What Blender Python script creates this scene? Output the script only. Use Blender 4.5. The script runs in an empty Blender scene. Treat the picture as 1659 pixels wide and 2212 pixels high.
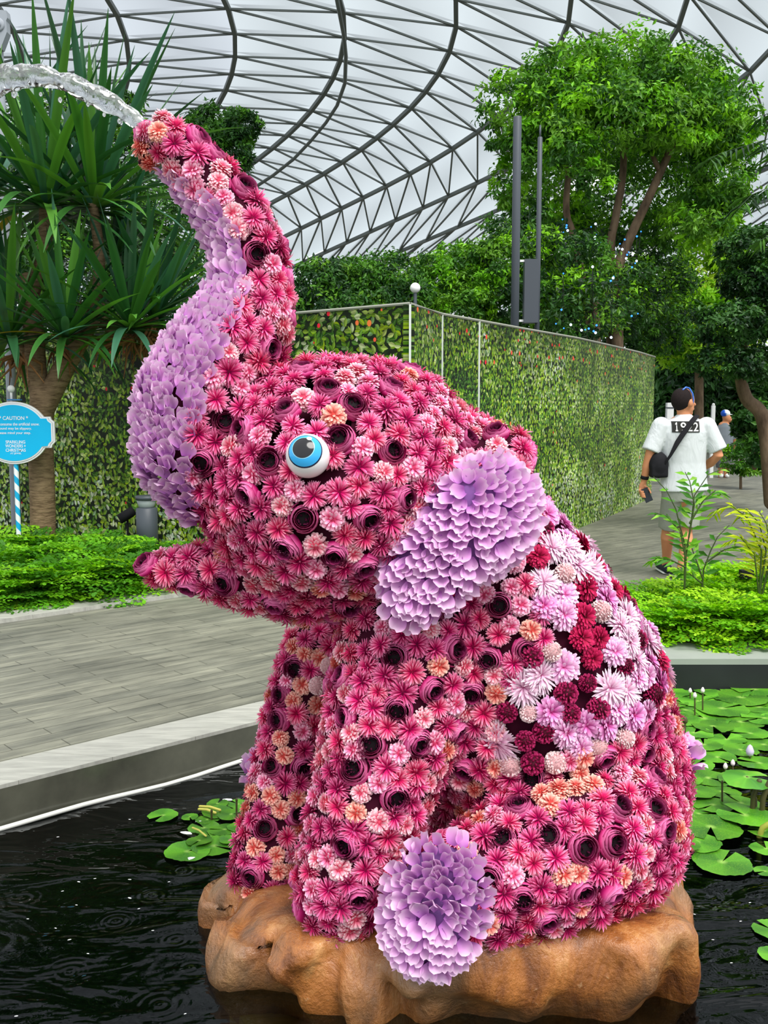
import bpy, bmesh, math, random
import numpy as np
from mathutils import Vector, Matrix, noise

random.seed(7)
RNG = np.random.default_rng(11)
scene = bpy.context.scene
COL = scene.collection
PI = math.pi

# ------------------------------------------------------------------ camera frame
F_PX, CX, CY = 2150.0, 829.5, 1106.0
CAM_H = 1.55
TH = math.atan(226.0 / F_PX)
CAMP = np.array([0.0, 0.0, CAM_H])
FWD = np.array([0.0, math.cos(TH), -math.sin(TH)])
UPV = np.array([0.0, math.sin(TH), math.cos(TH)])
RGT = np.array([1.0, 0.0, 0.0])


def ray(px, py):
    return FWD + RGT * ((px - CX) / F_PX) + UPV * ((CY - py) / F_PX)


def at(px, py, Y):
    d = ray(px, py)
    return CAMP + d * (Y / d[1])


def ground(px, py, z=0.0):
    d = ray(px, py)
    return CAMP + d * ((z - CAM_H) / d[2])


def project(P):
    Q = np.asarray(P, float) - CAMP
    w = Q @ FWD
    return CX + F_PX * (Q @ RGT) / w, CY - F_PX * (Q @ UPV) / w, w


def lin1(c):
    c = c / 255.0
    return c / 12.92 if c <= 0.04045 else ((c + 0.055) / 1.055) ** 2.4


def lin(r, g, b):
    return (lin1(r), lin1(g), lin1(b))


# ------------------------------------------------------------------ geometry builder
class Geo:
    def __init__(self):
        self.V, self.L, self.S, self.C = [], [], [], []
        self.nv = self.nl = 0

    def raw(self, V, L, S, C):
        self.V.append(V); self.L.append(L + self.nv); self.S.append(S + self.nl); self.C.append(C)
        self.nv += len(V); self.nl += len(L)
        return self

    def add(self, V, faces, C=(0.5, 0.5, 0.5)):
        V = np.asarray(V, float).reshape(-1, 3)
        C = np.asarray(C, float)
        if C.ndim == 1:
            C = np.tile(C, (len(V), 1))
        L, S, k = [], [], 0
        for f in faces:
            S.append(k); L.extend(f); k += len(f)
        return self.raw(V, np.array(L, int), np.array(S, int), C)

    def arrays(self):
        if len(self.V) != 1:
            self.V = [np.concatenate(self.V)]; self.L = [np.concatenate(self.L)]
            self.S = [np.concatenate(self.S)]; self.C = [np.concatenate(self.C)]
        return self.V[0], self.L[0], self.S[0], self.C[0]

    def inst(self, g, M, T, tint=None):
        V, L, S, C = g.arrays()
        k, n = len(M), len(V)
        if k == 0:
            return self
        VV = (np.einsum('kij,nj->kni', M, V) + T[:, None, :]).reshape(-1, 3)
        LL = (L[None, :] + (np.arange(k) * n)[:, None]).reshape(-1)
        SS = (S[None, :] + (np.arange(k) * len(L))[:, None]).reshape(-1)
        CC = np.broadcast_to(C[None], (k, n, 3))
        if tint is not None:
            CC = np.clip(CC * np.asarray(tint)[:, None, :], 0, 1)
        return self.raw(VV, LL, SS, CC.reshape(-1, 3))

    def mesh(self, name, mat, smooth=True):
        V, L, S, C = self.arrays()
        me = bpy.data.meshes.new(name)
        me.vertices.add(len(V)); me.vertices.foreach_set('co', V.astype(np.float32).ravel())
        me.loops.add(len(L)); me.loops.foreach_set('vertex_index', L.astype(np.int32))
        me.polygons.add(len(S)); me.polygons.foreach_set('loop_start', S.astype(np.int32))
        me.polygons.foreach_set('use_smooth', np.full(len(S), bool(smooth)))
        me.update(calc_edges=True)
        a = me.attributes.new('Col', 'FLOAT_COLOR', 'POINT')
        a.data.foreach_set('color', np.concatenate([C, np.ones((len(C), 1))], 1).astype(np.float32).ravel())
        if mat:
            me.materials.append(mat)
        me.validate()
        return me

    def obj(self, name, mat, parent=None, smooth=True):
        return link(name, self.mesh(name, mat, smooth), parent)


def link(name, me, parent=None):
    o = bpy.data.objects.new(name, me)
    COL.objects.link(o)
    if parent is not None:
        o.parent = parent
        root = parent
        M = Matrix.Identity(4)
        chain = []
        while root is not None:
            chain.append(root); root = root.parent
        for q in reversed(chain):
            M = M @ Matrix.Translation(q.location)
        o.location = M.inverted() @ Vector((0, 0, 0))
    return o


def tag(o, label=None, cat=None, group=None, kind=None):
    if label: o['label'] = label
    if cat: o['category'] = cat
    if group: o['group'] = group
    if kind: o['kind'] = kind
    return o


def empty(name, loc=(0, 0, 0), label=None, cat=None, group=None):
    o = bpy.data.objects.new(name, None)
    COL.objects.link(o)
    o.location = Vector(loc); o.empty_display_size = 0.1
    return tag(o, label, cat, group)


def part_label(o, s):
    o['label'] = s
    return o


# ------------------------------------------------------------------ shapes
def frame_of(d):
    d = d / max(np.linalg.norm(d), 1e-9)
    a = np.array([0, 0, 1.0]) if abs(d[2]) < 0.9 else np.array([1.0, 0, 0])
    x = np.cross(a, d); x /= np.linalg.norm(x)
    return x, np.cross(d, x), d


def loft(g, pts, radii, seg=12, col=(.5, .5, .5), cap='round', squash=None, jit=0.0):
    """closed tube through pts; radii scalar or (rx, ry)"""
    P = np.asarray(pts, float)
    R = [(r, r) if np.isscalar(r) else tuple(r) for r in (radii if hasattr(radii, '__len__') else [radii] * len(P))]
    n = len(P)
    T = np.zeros_like(P)
    T[1:-1] = P[2:] - P[:-2]; T[0] = P[1] - P[0]; T[-1] = P[-1] - P[-2]
    rings = []
    x = None
    for i in range(n):
        t = T[i] / max(np.linalg.norm(T[i]), 1e-9)
        if x is None:
            x, y, _ = frame_of(t)
        else:
            x = x - t * (x @ t); x /= max(np.linalg.norm(x), 1e-9); y = np.cross(t, x)
        rings.append((P[i], x.copy(), y.copy(), t, R[i]))
    allr = []
    if cap == 'round':
        p, x0, y0, t0, r = rings[0]
        m = min(r)
        for a in (0.15, 0.45, 0.75):
            s = math.sin(a * PI / 2)
            allr.append((p - t0 * m * math.cos(a * PI / 2), x0, y0, (r[0] * s, r[1] * s)))
    for p, x0, y0, t0, r in rings:
        allr.append((p, x0, y0, r))
    if cap == 'round':
        p, x0, y0, t0, r = rings[-1]
        m = min(r)
        for a in (0.75, 0.45, 0.15):
            s = math.sin(a * PI / 2)
            allr.append((p + t0 * m * math.cos(a * PI / 2), x0, y0, (r[0] * s, r[1] * s)))
    an = np.arange(seg) * 2 * PI / seg
    V = []
    for p, x0, y0, r in allr:
        k = 1 + jit * (RNG.random(seg) - .5) if jit else 1
        V.append(p + (np.cos(an) * k * r[0])[:, None] * x0 + (np.sin(an) * k * r[1])[:, None] * y0)
    V = np.concatenate(V)
    m = len(allr)
    F = []
    for i in range(m - 1):
        for j in range(seg):
            k = (j + 1) % seg
            F.append((i * seg + j, i * seg + k, (i + 1) * seg + k, (i + 1) * seg + j))
    F.append(tuple(reversed(range(seg))))
    F.append(tuple((m - 1) * seg + j for j in range(seg)))
    return g.add(V, F, col)


def ball(g, c, r, col=(.5, .5, .5), seg=16, rings=10, M=None):
    r = np.array([r] * 3 if np.isscalar(r) else r, float)
    V, F = [(0, 0, 1)], []
    for i in range(1, rings):
        a = PI * i / rings
        for j in range(seg):
            b = 2 * PI * j / seg
            V.append((math.sin(a) * math.cos(b), math.sin(a) * math.sin(b), math.cos(a)))
    V.append((0, 0, -1))
    for j in range(seg):
        F.append((0, 1 + j, 1 + (j + 1) % seg))
        F.append((len(V) - 1, 1 + (rings - 2) * seg + (j + 1) % seg, 1 + (rings - 2) * seg + j))
    for i in range(rings - 2):
        for j in range(seg):
            k = (j + 1) % seg
            F.append((1 + i * seg + j, 1 + (i + 1) * seg + j, 1 + (i + 1) * seg + k, 1 + i * seg + k))
    V = np.array(V) * r
    if M is not None:
        V = V @ np.asarray(M).T
    return g.add(V + np.asarray(c, float), F, col)


def box(g, c, s, col=(.5, .5, .5), ax=None):
    """box centre c, full size s, optional axes ax (3 rows)"""
    A = np.eye(3) if ax is None else np.asarray(ax, float)
    V = []
    for i in (-.5, .5):
        for j in (-.5, .5):
            for k in (-.5, .5):
                V.append(np.asarray(c, float) + A[0] * s[0] * i + A[1] * s[1] * j + A[2] * s[2] * k)
    F = [(0, 1, 3, 2), (4, 6, 7, 5), (0, 4, 5, 1), (2, 3, 7, 6), (0, 2, 6, 4), (1, 5, 7, 3)]
    return g.add(V, F, col)


def lathe(g, c, prof, seg=24, col=(.5, .5, .5), ax=None):
    A = np.eye(3) if ax is None else np.asarray(ax, float)
    V, F = [], []
    for r, z in prof:
        for j in range(seg):
            a = 2 * PI * j / seg
            V.append(np.asarray(c, float) + A[0] * r * math.cos(a) + A[1] * r * math.sin(a) + A[2] * z)
    for i in range(len(prof) - 1):
        for j in range(seg):
            k = (j + 1) % seg
            F.append((i * seg + j, i * seg + k, (i + 1) * seg + k, (i + 1) * seg + j))
    F.append(tuple(reversed(range(seg)))); F.append(tuple((len(prof) - 1) * seg + j for j in range(seg)))
    return g.add(V, F, col)


def prism(g, outline, o, ax, depth, col=(.5, .5, .5)):
    """outline of 2D points in plane (ax[0], ax[1]) at o, extruded by depth along ax[2]"""
    A = np.asarray(ax, float); n = len(outline)
    V = [np.asarray(o, float) + A[0] * x + A[1] * y for x, y in outline]
    V += [v + A[2] * depth for v in V]
    F = [tuple(reversed(range(n))), tuple(range(n, 2 * n))]
    for i in range(n):
        k = (i + 1) % n
        F.append((i, k, n + k, n + i))
    return g.add(V, F, col)


def remeshed(g, name, mat, parent=None, voxel=0.01, smooth=2, colour=None):
    """join overlapping closed pieces into one continuous skin"""
    me = g.mesh(name + '_tmp', None)
    o = bpy.data.objects.new('tmp', me); COL.objects.link(o)
    m = o.modifiers.new('r', 'REMESH'); m.mode = 'VOXEL'; m.voxel_size = voxel
    if smooth:
        s = o.modifiers.new('s', 'SMOOTH'); s.factor = 0.5; s.iterations = smooth
    dg = bpy.context.evaluated_depsgraph_get()
    me2 = bpy.data.meshes.new_from_object(o.evaluated_get(dg), depsgraph=dg)
    bpy.data.objects.remove(o); bpy.data.meshes.remove(me)
    me2.name = name
    me2.materials.clear(); me2.materials.append(mat)
    me2.polygons.foreach_set('use_smooth', np.ones(len(me2.polygons), bool))
    a = me2.attributes.get('Col')
    if a: me2.attributes.remove(a)
    if colour is not None:
        a = me2.attributes.new('Col', 'FLOAT_COLOR', 'POINT')
        co = np.zeros(len(me2.vertices) * 3, np.float32); me2.vertices.foreach_get('co', co)
        c = colour(co.reshape(-1, 3)) if callable(colour) else np.tile(np.array(colour, np.float32), (len(me2.vertices), 1))
        a.data.foreach_set('color', np.concatenate([c, np.ones((len(c), 1))], 1).astype(np.float32).ravel())
    return link(name, me2, parent)


# ------------------------------------------------------------------ materials
class NT:
    def __init__(self, name):
        self.m = bpy.data.materials.new(name); self.m.use_nodes = True
        self.t = self.m.node_tree; self.t.nodes.clear()
        self.out = self.n('OutputMaterial')

    def n(self, typ, **kw):
        node = self.t.nodes.new('ShaderNode' + typ)
        for k, v in kw.items():
            setattr(node, k, v)
        return node

    def set(self, sock, v):
        if hasattr(v, 'is_output') or isinstance(v, bpy.types.NodeSocket):
            self.t.links.new(v, sock)
        elif isinstance(v, (tuple, list)) and len(v) == 3 and sock.type == 'RGBA':
            sock.default_value = (*v, 1)
        else:
            sock.default_value = v
        return self

    def math(self, op, a, b=0.0, c=0.0, clamp=False):
        q = self.n('Math', operation=op, use_clamp=clamp)
        self.set(q.inputs[0], a); self.set(q.inputs[1], b); self.set(q.inputs[2], c)
        return q.outputs[0]

    def vmath(self, op, a, b=(0, 0, 0), scale=None):
        q = self.n('VectorMath', operation=op)
        self.set(q.inputs[0], a); self.set(q.inputs[1], b)
        if scale is not None: self.set(q.inputs['Scale'], scale)
        return q.outputs['Value'] if op in ('LENGTH', 'DOT_PRODUCT', 'DISTANCE') else q.outputs[0]

    def mix(self, f, a, b, typ='MIX'):
        q = self.n('Mix', data_type='RGBA', blend_type=typ)
        self.set(q.inputs[0], f); self.set(q.inputs[6], a); self.set(q.inputs[7], b)
        return q.outputs[2]

    def ramp(self, f, stops, interp='LINEAR'):
        q = self.n('ValToRGB'); q.color_ramp.interpolation = interp
        e = q.color_ramp.elements
        while len(e) > 1: e.remove(e[-1])
        for i, (p, c) in enumerate(stops):
            el = e[0] if i == 0 else e.new(p)
            el.position = p; el.color = (*c, 1)
        self.set(q.inputs[0], f)
        return q.outputs[0]

    def noise(self, scale, detail=3, rough=.5, vec=None, dim='3D', dist=0):
        q = self.n('TexNoise', noise_dimensions=dim)
        self.set(q.inputs['Scale'], scale); self.set(q.inputs['Detail'], detail); self.set(q.inputs['Roughness'], rough)
        self.set(q.inputs['Distortion'], dist)
        if vec is not None: self.set(q.inputs['Vector'], vec)
        return q

    def attr(self, name='Col'):
        return self.n('Attribute', attribute_name=name).outputs['Color']

    def coord(self, which='Object'):
        return self.n('TexCoord').outputs[which]

    def bump(self, h, strength=.3, dist=.02):
        q = self.n('Bump'); self.set(q.inputs['Strength'], strength); self.set(q.inputs['Distance'], dist)
        self.set(q.inputs['Height'], h)
        return q.outputs[0]

    def bsdf(self, col, rough=.6, spec=.3, metal=0, normal=None, **kw):
        q = self.n('BsdfPrincipled')
        self.set(q.inputs['Base Color'], col); self.set(q.inputs['Roughness'], rough)
        self.set(q.inputs['Specular IOR Level'], spec); self.set(q.inputs['Metallic'], metal)
        if normal is not None: self.set(q.inputs['Normal'], normal)
        for k, v in kw.items(): self.set(q.inputs[k], v)
        return q.outputs[0]

    def mixs(self, f, a, b):
        q = self.n('MixShader'); self.set(q.inputs[0], f)
        self.t.links.new(a, q.inputs[1]); self.t.links.new(b, q.inputs[2])
        return q.outputs[0]

    def done(self, sh):
        self.t.links.new(sh, self.out.inputs['Surface'])
        return self.m


def simple(name, col, rough=.6, spec=.3, metal=0, vary=.0, vscale=8, bump=0):
    t = NT(name); c = col; nrm = None
    if vary or bump:
        nz = t.noise(vscale, 4, .6, t.coord())
        if vary:
            c = t.mix(nz.outputs[0], tuple(x * (1 - vary) for x in col), tuple(min(1, x * (1 + vary)) for x in col))
        if bump: nrm = t.bump(nz.outputs[0], bump)
    return t.done(t.bsdf(c, rough, spec, metal, nrm))


def foliage(name, trans=.3, rough=.45, spec=.35, tint=(1.0, 1.0, .35)):
    t = NT(name)
    c = t.attr()
    a = t.bsdf(c, rough, spec)
    tr = t.n('BsdfTranslucent'); t.set(tr.inputs['Color'], t.mix(1.0, c, tint, 'MULTIPLY'))
    return t.done(t.mixs(trans, a, tr.outputs[0]))


M_LEAF = foliage('leaf', .3)
M_FERN = foliage('fern_leaf', .4, .5, .25)
M_BLADE = foliage('sword_leaf', .15, .35, .45)
M_PETAL = foliage('petal', .15, .6, .15, (1, 1, 1))
M_SILK = foliage('silk_petal', .25, .6, .15, (1, 1, 1))
M_VCOL = (lambda t: t.done(t.bsdf(t.attr(), .55, .3)))(NT('painted'))
M_VGLOSS = (lambda t: t.done(t.bsdf(t.attr(), .12, .5)))(NT('gloss_paint'))
M_WHITE = simple('white_paint', lin(235, 236, 236), .45)
M_DGREY = simple('dark_grey_metal', lin(72, 78, 86), .45, .4)
M_BLACK = simple('black_fabric', lin(26, 26, 30), .8, .2, vary=.3, vscale=60)
M_CORE = simple('wine_foam', lin(58, 12, 32), .9, .1)
M_CORE_L = simple('violet_foam', lin(120, 78, 140), .9, .1)


def bark_mat(name, dark, light, scale=9, ringy=False):
    t = NT(name)
    co = t.coord()
    mp = t.n('Mapping'); t.set(mp.inputs['Vector'], co)
    mp.inputs['Scale'].default_value = (1, 1, 5) if ringy else (1, 1, .35)
    nz = t.noise(scale, 6, .65, mp.outputs[0])
    nz2 = t.noise(3, 3, .5, co)
    f = t.math('MULTIPLY_ADD', nz.outputs[0], .8, t.math('MULTIPLY', nz2.outputs[0], .2))
    c = t.ramp(f, [(.3, dark), (.62, light)])
    return t.done(t.bsdf(c, .85, .15, 0, t.bump(nz.outputs[0], .6, .03)))


M_BARK = bark_mat('ringed_bark', lin(78, 60, 42), lin(158, 134, 104), 9, True)
M_BARK2 = bark_mat('grey_bark', lin(62, 50, 40), lin(128, 108, 88), 8)
M_DEAD = simple('dead_leaf', lin(128, 92, 58), .9, .1, vary=.5, vscale=12)
# ================================================================== setting
WATER_Z = -0.17
u_k = np.array([.75, .66, 0]); u_k /= np.linalg.norm(u_k)
n_k = np.array([-u_k[1], u_k[0], 0])
K0 = ground(0, 1702); K0[2] = 0


def onk(Y, off=0.0):
    s = (Y - K0[1] - n_k[1] * off) / u_k[1]
    return K0 + n_k * off + u_k * s


YB = 5.92                       # back edge of the pool
KC = onk(YB)
Y_FRONT = 1.85
KA = onk(Y_FRONT)

# --- paving
t = NT('stone_planks')
co = t.coord()
mp = t.n('Mapping'); t.set(mp.inputs['Vector'], co)
mp.inputs['Rotation'].default_value = (0, 0, -math.atan2(u_k[1], u_k[0]))
br = t.n('TexBrick', offset=.37, offset_frequency=2, squash=1.0)
t.set(br.inputs['Vector'], mp.outputs[0])
t.set(br.inputs['Color1'], lin(158, 158, 148)); t.set(br.inputs['Color2'], lin(134, 135, 128)); t.set(br.inputs['Mortar'], lin(98, 97, 90))
t.set(br.inputs['Scale'], 1.0); t.set(br.inputs['Mortar Size'], .0035); t.set(br.inputs['Mortar Smooth'], .3)
t.set(br.inputs['Brick Width'], .62); t.set(br.inputs['Row Height'], .105); t.set(br.inputs['Bias'], -.1)
mp2 = t.n('Mapping'); t.set(mp2.inputs['Vector'], mp.outputs[0]); mp2.inputs['Scale'].default_value = (2.2, 14, 1)
nz = t.noise(1.0, 6, .7, mp2.outputs[0])
nz2 = t.noise(1.4, 4, .6, co)
c = t.mix(.75, br.outputs[0], t.ramp(nz.outputs[0], [(.3, lin(112, 114, 108)), (.7, lin(255, 254, 240))]), 'MULTIPLY')
c = t.mix(.5, c, t.ramp(nz2.outputs[0], [(.3, lin(150, 150, 145)), (.7, lin(255, 255, 250))]), 'MULTIPLY')
M_PAVE = t.done(t.bsdf(c, .55, .35, 0, t.bump(br.outputs[1], -.25, .01)))

g = Geo()
far = 90
poly = [KA, KC, (far, YB, 0), (far, far, 0), (-far, far, 0), (-far, Y_FRONT, 0)]
V = [np.array([p[0], p[1], 0.0]) for p in poly]
g.add(V, [tuple(range(6))], (1, 1, 1))
g.add([(-far, -30, 0), (far, -30, 0), (far, Y_FRONT, 0), (-far, Y_FRONT, 0)], [(0, 1, 2, 3)], (1, 1, 1))
tag(g.obj('floor', M_PAVE, None, False), 'grey stone plank paving of the garden path', None, None, 'structure')

# --- kerbs
t = NT('pale_stone')
co = t.coord(); mp = t.n('Mapping'); t.set(mp.inputs['Vector'], co)
mp.inputs['Rotation'].default_value = (0, 0, -math.atan2(u_k[1], u_k[0])); mp.inputs['Scale'].default_value = (1.5, 9, 3)
nz = t.noise(3, 6, .65, mp.outputs[0])
br = t.n('TexBrick', offset=0.0); t.set(br.inputs['Vector'], mp.outputs[0])
t.set(br.inputs['Scale'], 1.0); t.set(br.inputs['Brick Width'], 2.0); t.set(br.inputs['Row Height'], 40.0); t.set(br.inputs['Mortar Size'], .006)
t.set(br.inputs['Color1'], (1, 1, 1)); t.set(br.inputs['Color2'], (.93, .93, .93)); t.set(br.inputs['Mortar'], (.45, .45, .42))
c = t.ramp(nz.outputs[0], [(.3, lin(146, 146, 139)), (.7, lin(182, 182, 173))])
M_KERB = t.done(t.bsdf(t.mix(1, c, br.outputs[0], 'MULTIPLY'), .5, .35))
t = NT('black_stone')
co = t.coord()
nz = t.noise(2.5, 5, .6, co)
M_BSTONE = t.done(t.bsdf(t.ramp(nz.outputs[0], [(.3, lin(56, 57, 50)), (.7, lin(96, 97, 84))]), .22, .6))
M_POOLFLOOR = simple('pool_tile', lin(20, 24, 24), .6, .2, vary=.6, vscale=1.5)
M_KERBG = simple('grey_stone', lin(148, 154, 146), .6, .3, vary=.12, vscale=6)


def strip(g, A, B, w, z0, z1, nrm, col=(1, 1, 1)):
    A = np.array([A[0], A[1], 0.]); B = np.array([B[0], B[1], 0.]); N = np.asarray(nrm)
    V = [A, B, B + N * w, A + N * w]
    V = [v + np.array([0, 0, z0]) for v in V] + [v + np.array([0, 0, z1]) for v in V]
    return g.add(V, [(3, 2, 1, 0), (4, 5, 6, 7), (0, 1, 5, 4), (1, 2, 6, 5), (2, 3, 7, 6), (3, 0, 4, 7)], col)


W_K = float(np.dot(ground(0, 1652) - K0, n_k))
W_K = abs(W_K)
A2 = onk(Y_FRONT + .0)
g = strip(Geo(), A2 + n_k * .0, KC + u_k * .15, W_K, -.005, .012, n_k)
tag(g.obj('trim_1', M_KERB, None, False), 'pale stone kerb between the pool and the plank path', None, None, 'structure')
F0 = ground(0, 1347); F1 = ground(380, 1291)
u_f = (F1 - F0) / np.linalg.norm(F1 - F0); n_f = np.array([-u_f[1], u_f[0], 0])
g = strip(Geo(), F0 - u_f * 5, F0 + u_f * 4.2, .26, -.005, .03, n_f)
tag(g.obj('trim_2', M_KERB, None, False), 'pale stone kerb in front of the shaded planting bed', None, None, 'structure')
XR = 16.0
g = strip(Geo(), (KC[0] + .05, YB), (XR, YB), .42, -.005, .03, np.array([0, 1., 0]))
tag(g.obj('trim_3', M_KERBG, None, False), 'grey stone coping along the lily side of the pool', None, None, 'structure')
g = strip(Geo(), A2, KC, .06, -.7, -.005, n_k)
tag(g.obj('wall_pool', M_BSTONE, None, False), 'polished black stone side of the pool', None, None, 'structure')
g = strip(Geo(), (KC[0], YB), (XR, YB), .06, -.7, -.005, np.array([0, 1., 0]))
tag(g.obj('wall_pool_back', simple('black_slate', lin(30, 32, 34), .4, .4, vary=.4, vscale=5), None, False), 'black stone side of the pool under the grey coping', None, None, 'structure')
g = Geo().add([(-40, Y_FRONT - .2, -.7), (XR + 20, Y_FRONT - .2, -.7), (XR + 20, YB + .05, -.7), (KC[0], YB + .05, -.7), (KA[0], KA[1], -.7), (-40, KA[1], -.7)], [(0, 1, 2, 3, 4, 5)], (1, 1, 1))
tag(g.obj('floor_pool', M_POOLFLOOR, None, False), 'black tiled bottom of the pool', None, None, 'structure')

# --- water
t = NT('pond_water')
co = t.coord()
mp = t.n('Mapping'); t.set(mp.inputs['Vector'], co); mp.inputs['Rotation'].default_value = (0, 0, .5); mp.inputs['Scale'].default_value = (1.2, 2.6, 1)
n1 = t.noise(2.2, 3, .5, mp.outputs[0], dist=.6)
n2 = t.noise(11, 3, .55, co, dist=.4)
h = t.math('MULTIPLY_ADD', n1.outputs[0], 1.0, t.math('MULTIPLY', n2.outputs[0], .10))
drops = [(760, 2150), (870, 2110), (330, 1935), (250, 1990), (345, 2170), (410, 2090), (395, 1880), (560, 2140), (50, 1940), (150, 2100), (500, 1800), (380, 2030)]
for i, (px, py) in enumerate(drops):
    q = ground(px, py, WATER_Z)
    d = t.vmath('DISTANCE', co, (float(q[0]), float(q[1]), WATER_Z))
    s = t.math('SINE', t.math('MULTIPLY', d, 210.0 + 20 * (i % 4)))
    fall = t.math('MULTIPLY', t.math('SUBTRACT', 1.0, t.math('MULTIPLY', d, 1 / (.05 + .018 * (i % 5))), clamp=True), .035)
    h = t.math('MULTIPLY_ADD', s, fall, h)
nrm = t.bump(h, .55, .045)
fr = t.n('Fresnel'); t.set(fr.inputs['IOR'], 1.33); t.set(fr.inputs['Normal'], nrm)
gl = t.n('BsdfGlossy'); t.set(gl.inputs['Roughness'], .02); t.set(gl.inputs['Normal'], nrm); t.set(gl.inputs['Color'], (.95, .97, 1.0))
tp = t.n('BsdfTransparent'); t.set(tp.inputs['Color'], lin(120, 132, 122))
M_WATER = t.done(t.mixs(fr.outputs[0], tp.outputs[0], gl.outputs[0]))
g = Geo().add([(-40, Y_FRONT - .1, WATER_Z), (XR + 20, Y_FRONT - .1, WATER_Z), (XR + 20, YB + .03, WATER_Z), (KC[0], YB + .03, WATER_Z), (KA[0], KA[1], WATER_Z), (-40, KA[1], WATER_Z)], [(0, 1, 2, 3, 4, 5)], (1, 1, 1))
tag(g.obj('pool_water', M_WATER, None, False), 'dark rippled water of the pool round the rock', None, None, 'structure')

# --- planting beds
M_SOIL = simple('soil', lin(62, 48, 36), .95, .1, vary=.5, vscale=14, bump=.6)


def slab(name, pts, z0, z1, mat, label):
    g = Geo(); n = len(pts)
    V = [(p[0], p[1], z0) for p in pts] + [(p[0], p[1], z1) for p in pts]
    F = [tuple(range(n, 2 * n)), tuple(reversed(range(n)))]
    for i in range(n):
        k = (i + 1) % n; F.append((i, k, n + k, n + i))
    g.add(V, F, (1, 1, 1))
    return tag(g.obj(name, mat, None, False), label, None, None, 'structure')


WC = at(886, 663, 8.4); WC = np.array([WC[0], 8.4, 0])      # wall corner
WDIR_L = np.array([-5.0, 4.1, 0]) / math.hypot(5, 4.1)
b0 = F0 - u_f * 5 + n_f * .26; b1 = F0 + u_f * 2.9 + n_f * .26
slab('planting_bed', [b0, b1, WC + WDIR_L * 1.2, WC + WDIR_L * 16], -.01, .035, M_SOIL, 'bare brown soil of the bed under the printed wall')
slab('planting_bed', [(KC[0] + .85, YB + .42), (9.5, YB + .42), (9.5, 8.1), (4.3, 8.05), (2.7, 7.5), (1.9, 6.9)], -.01, .035, M_SOIL, 'soil of the fern bed behind the grey coping')

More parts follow.
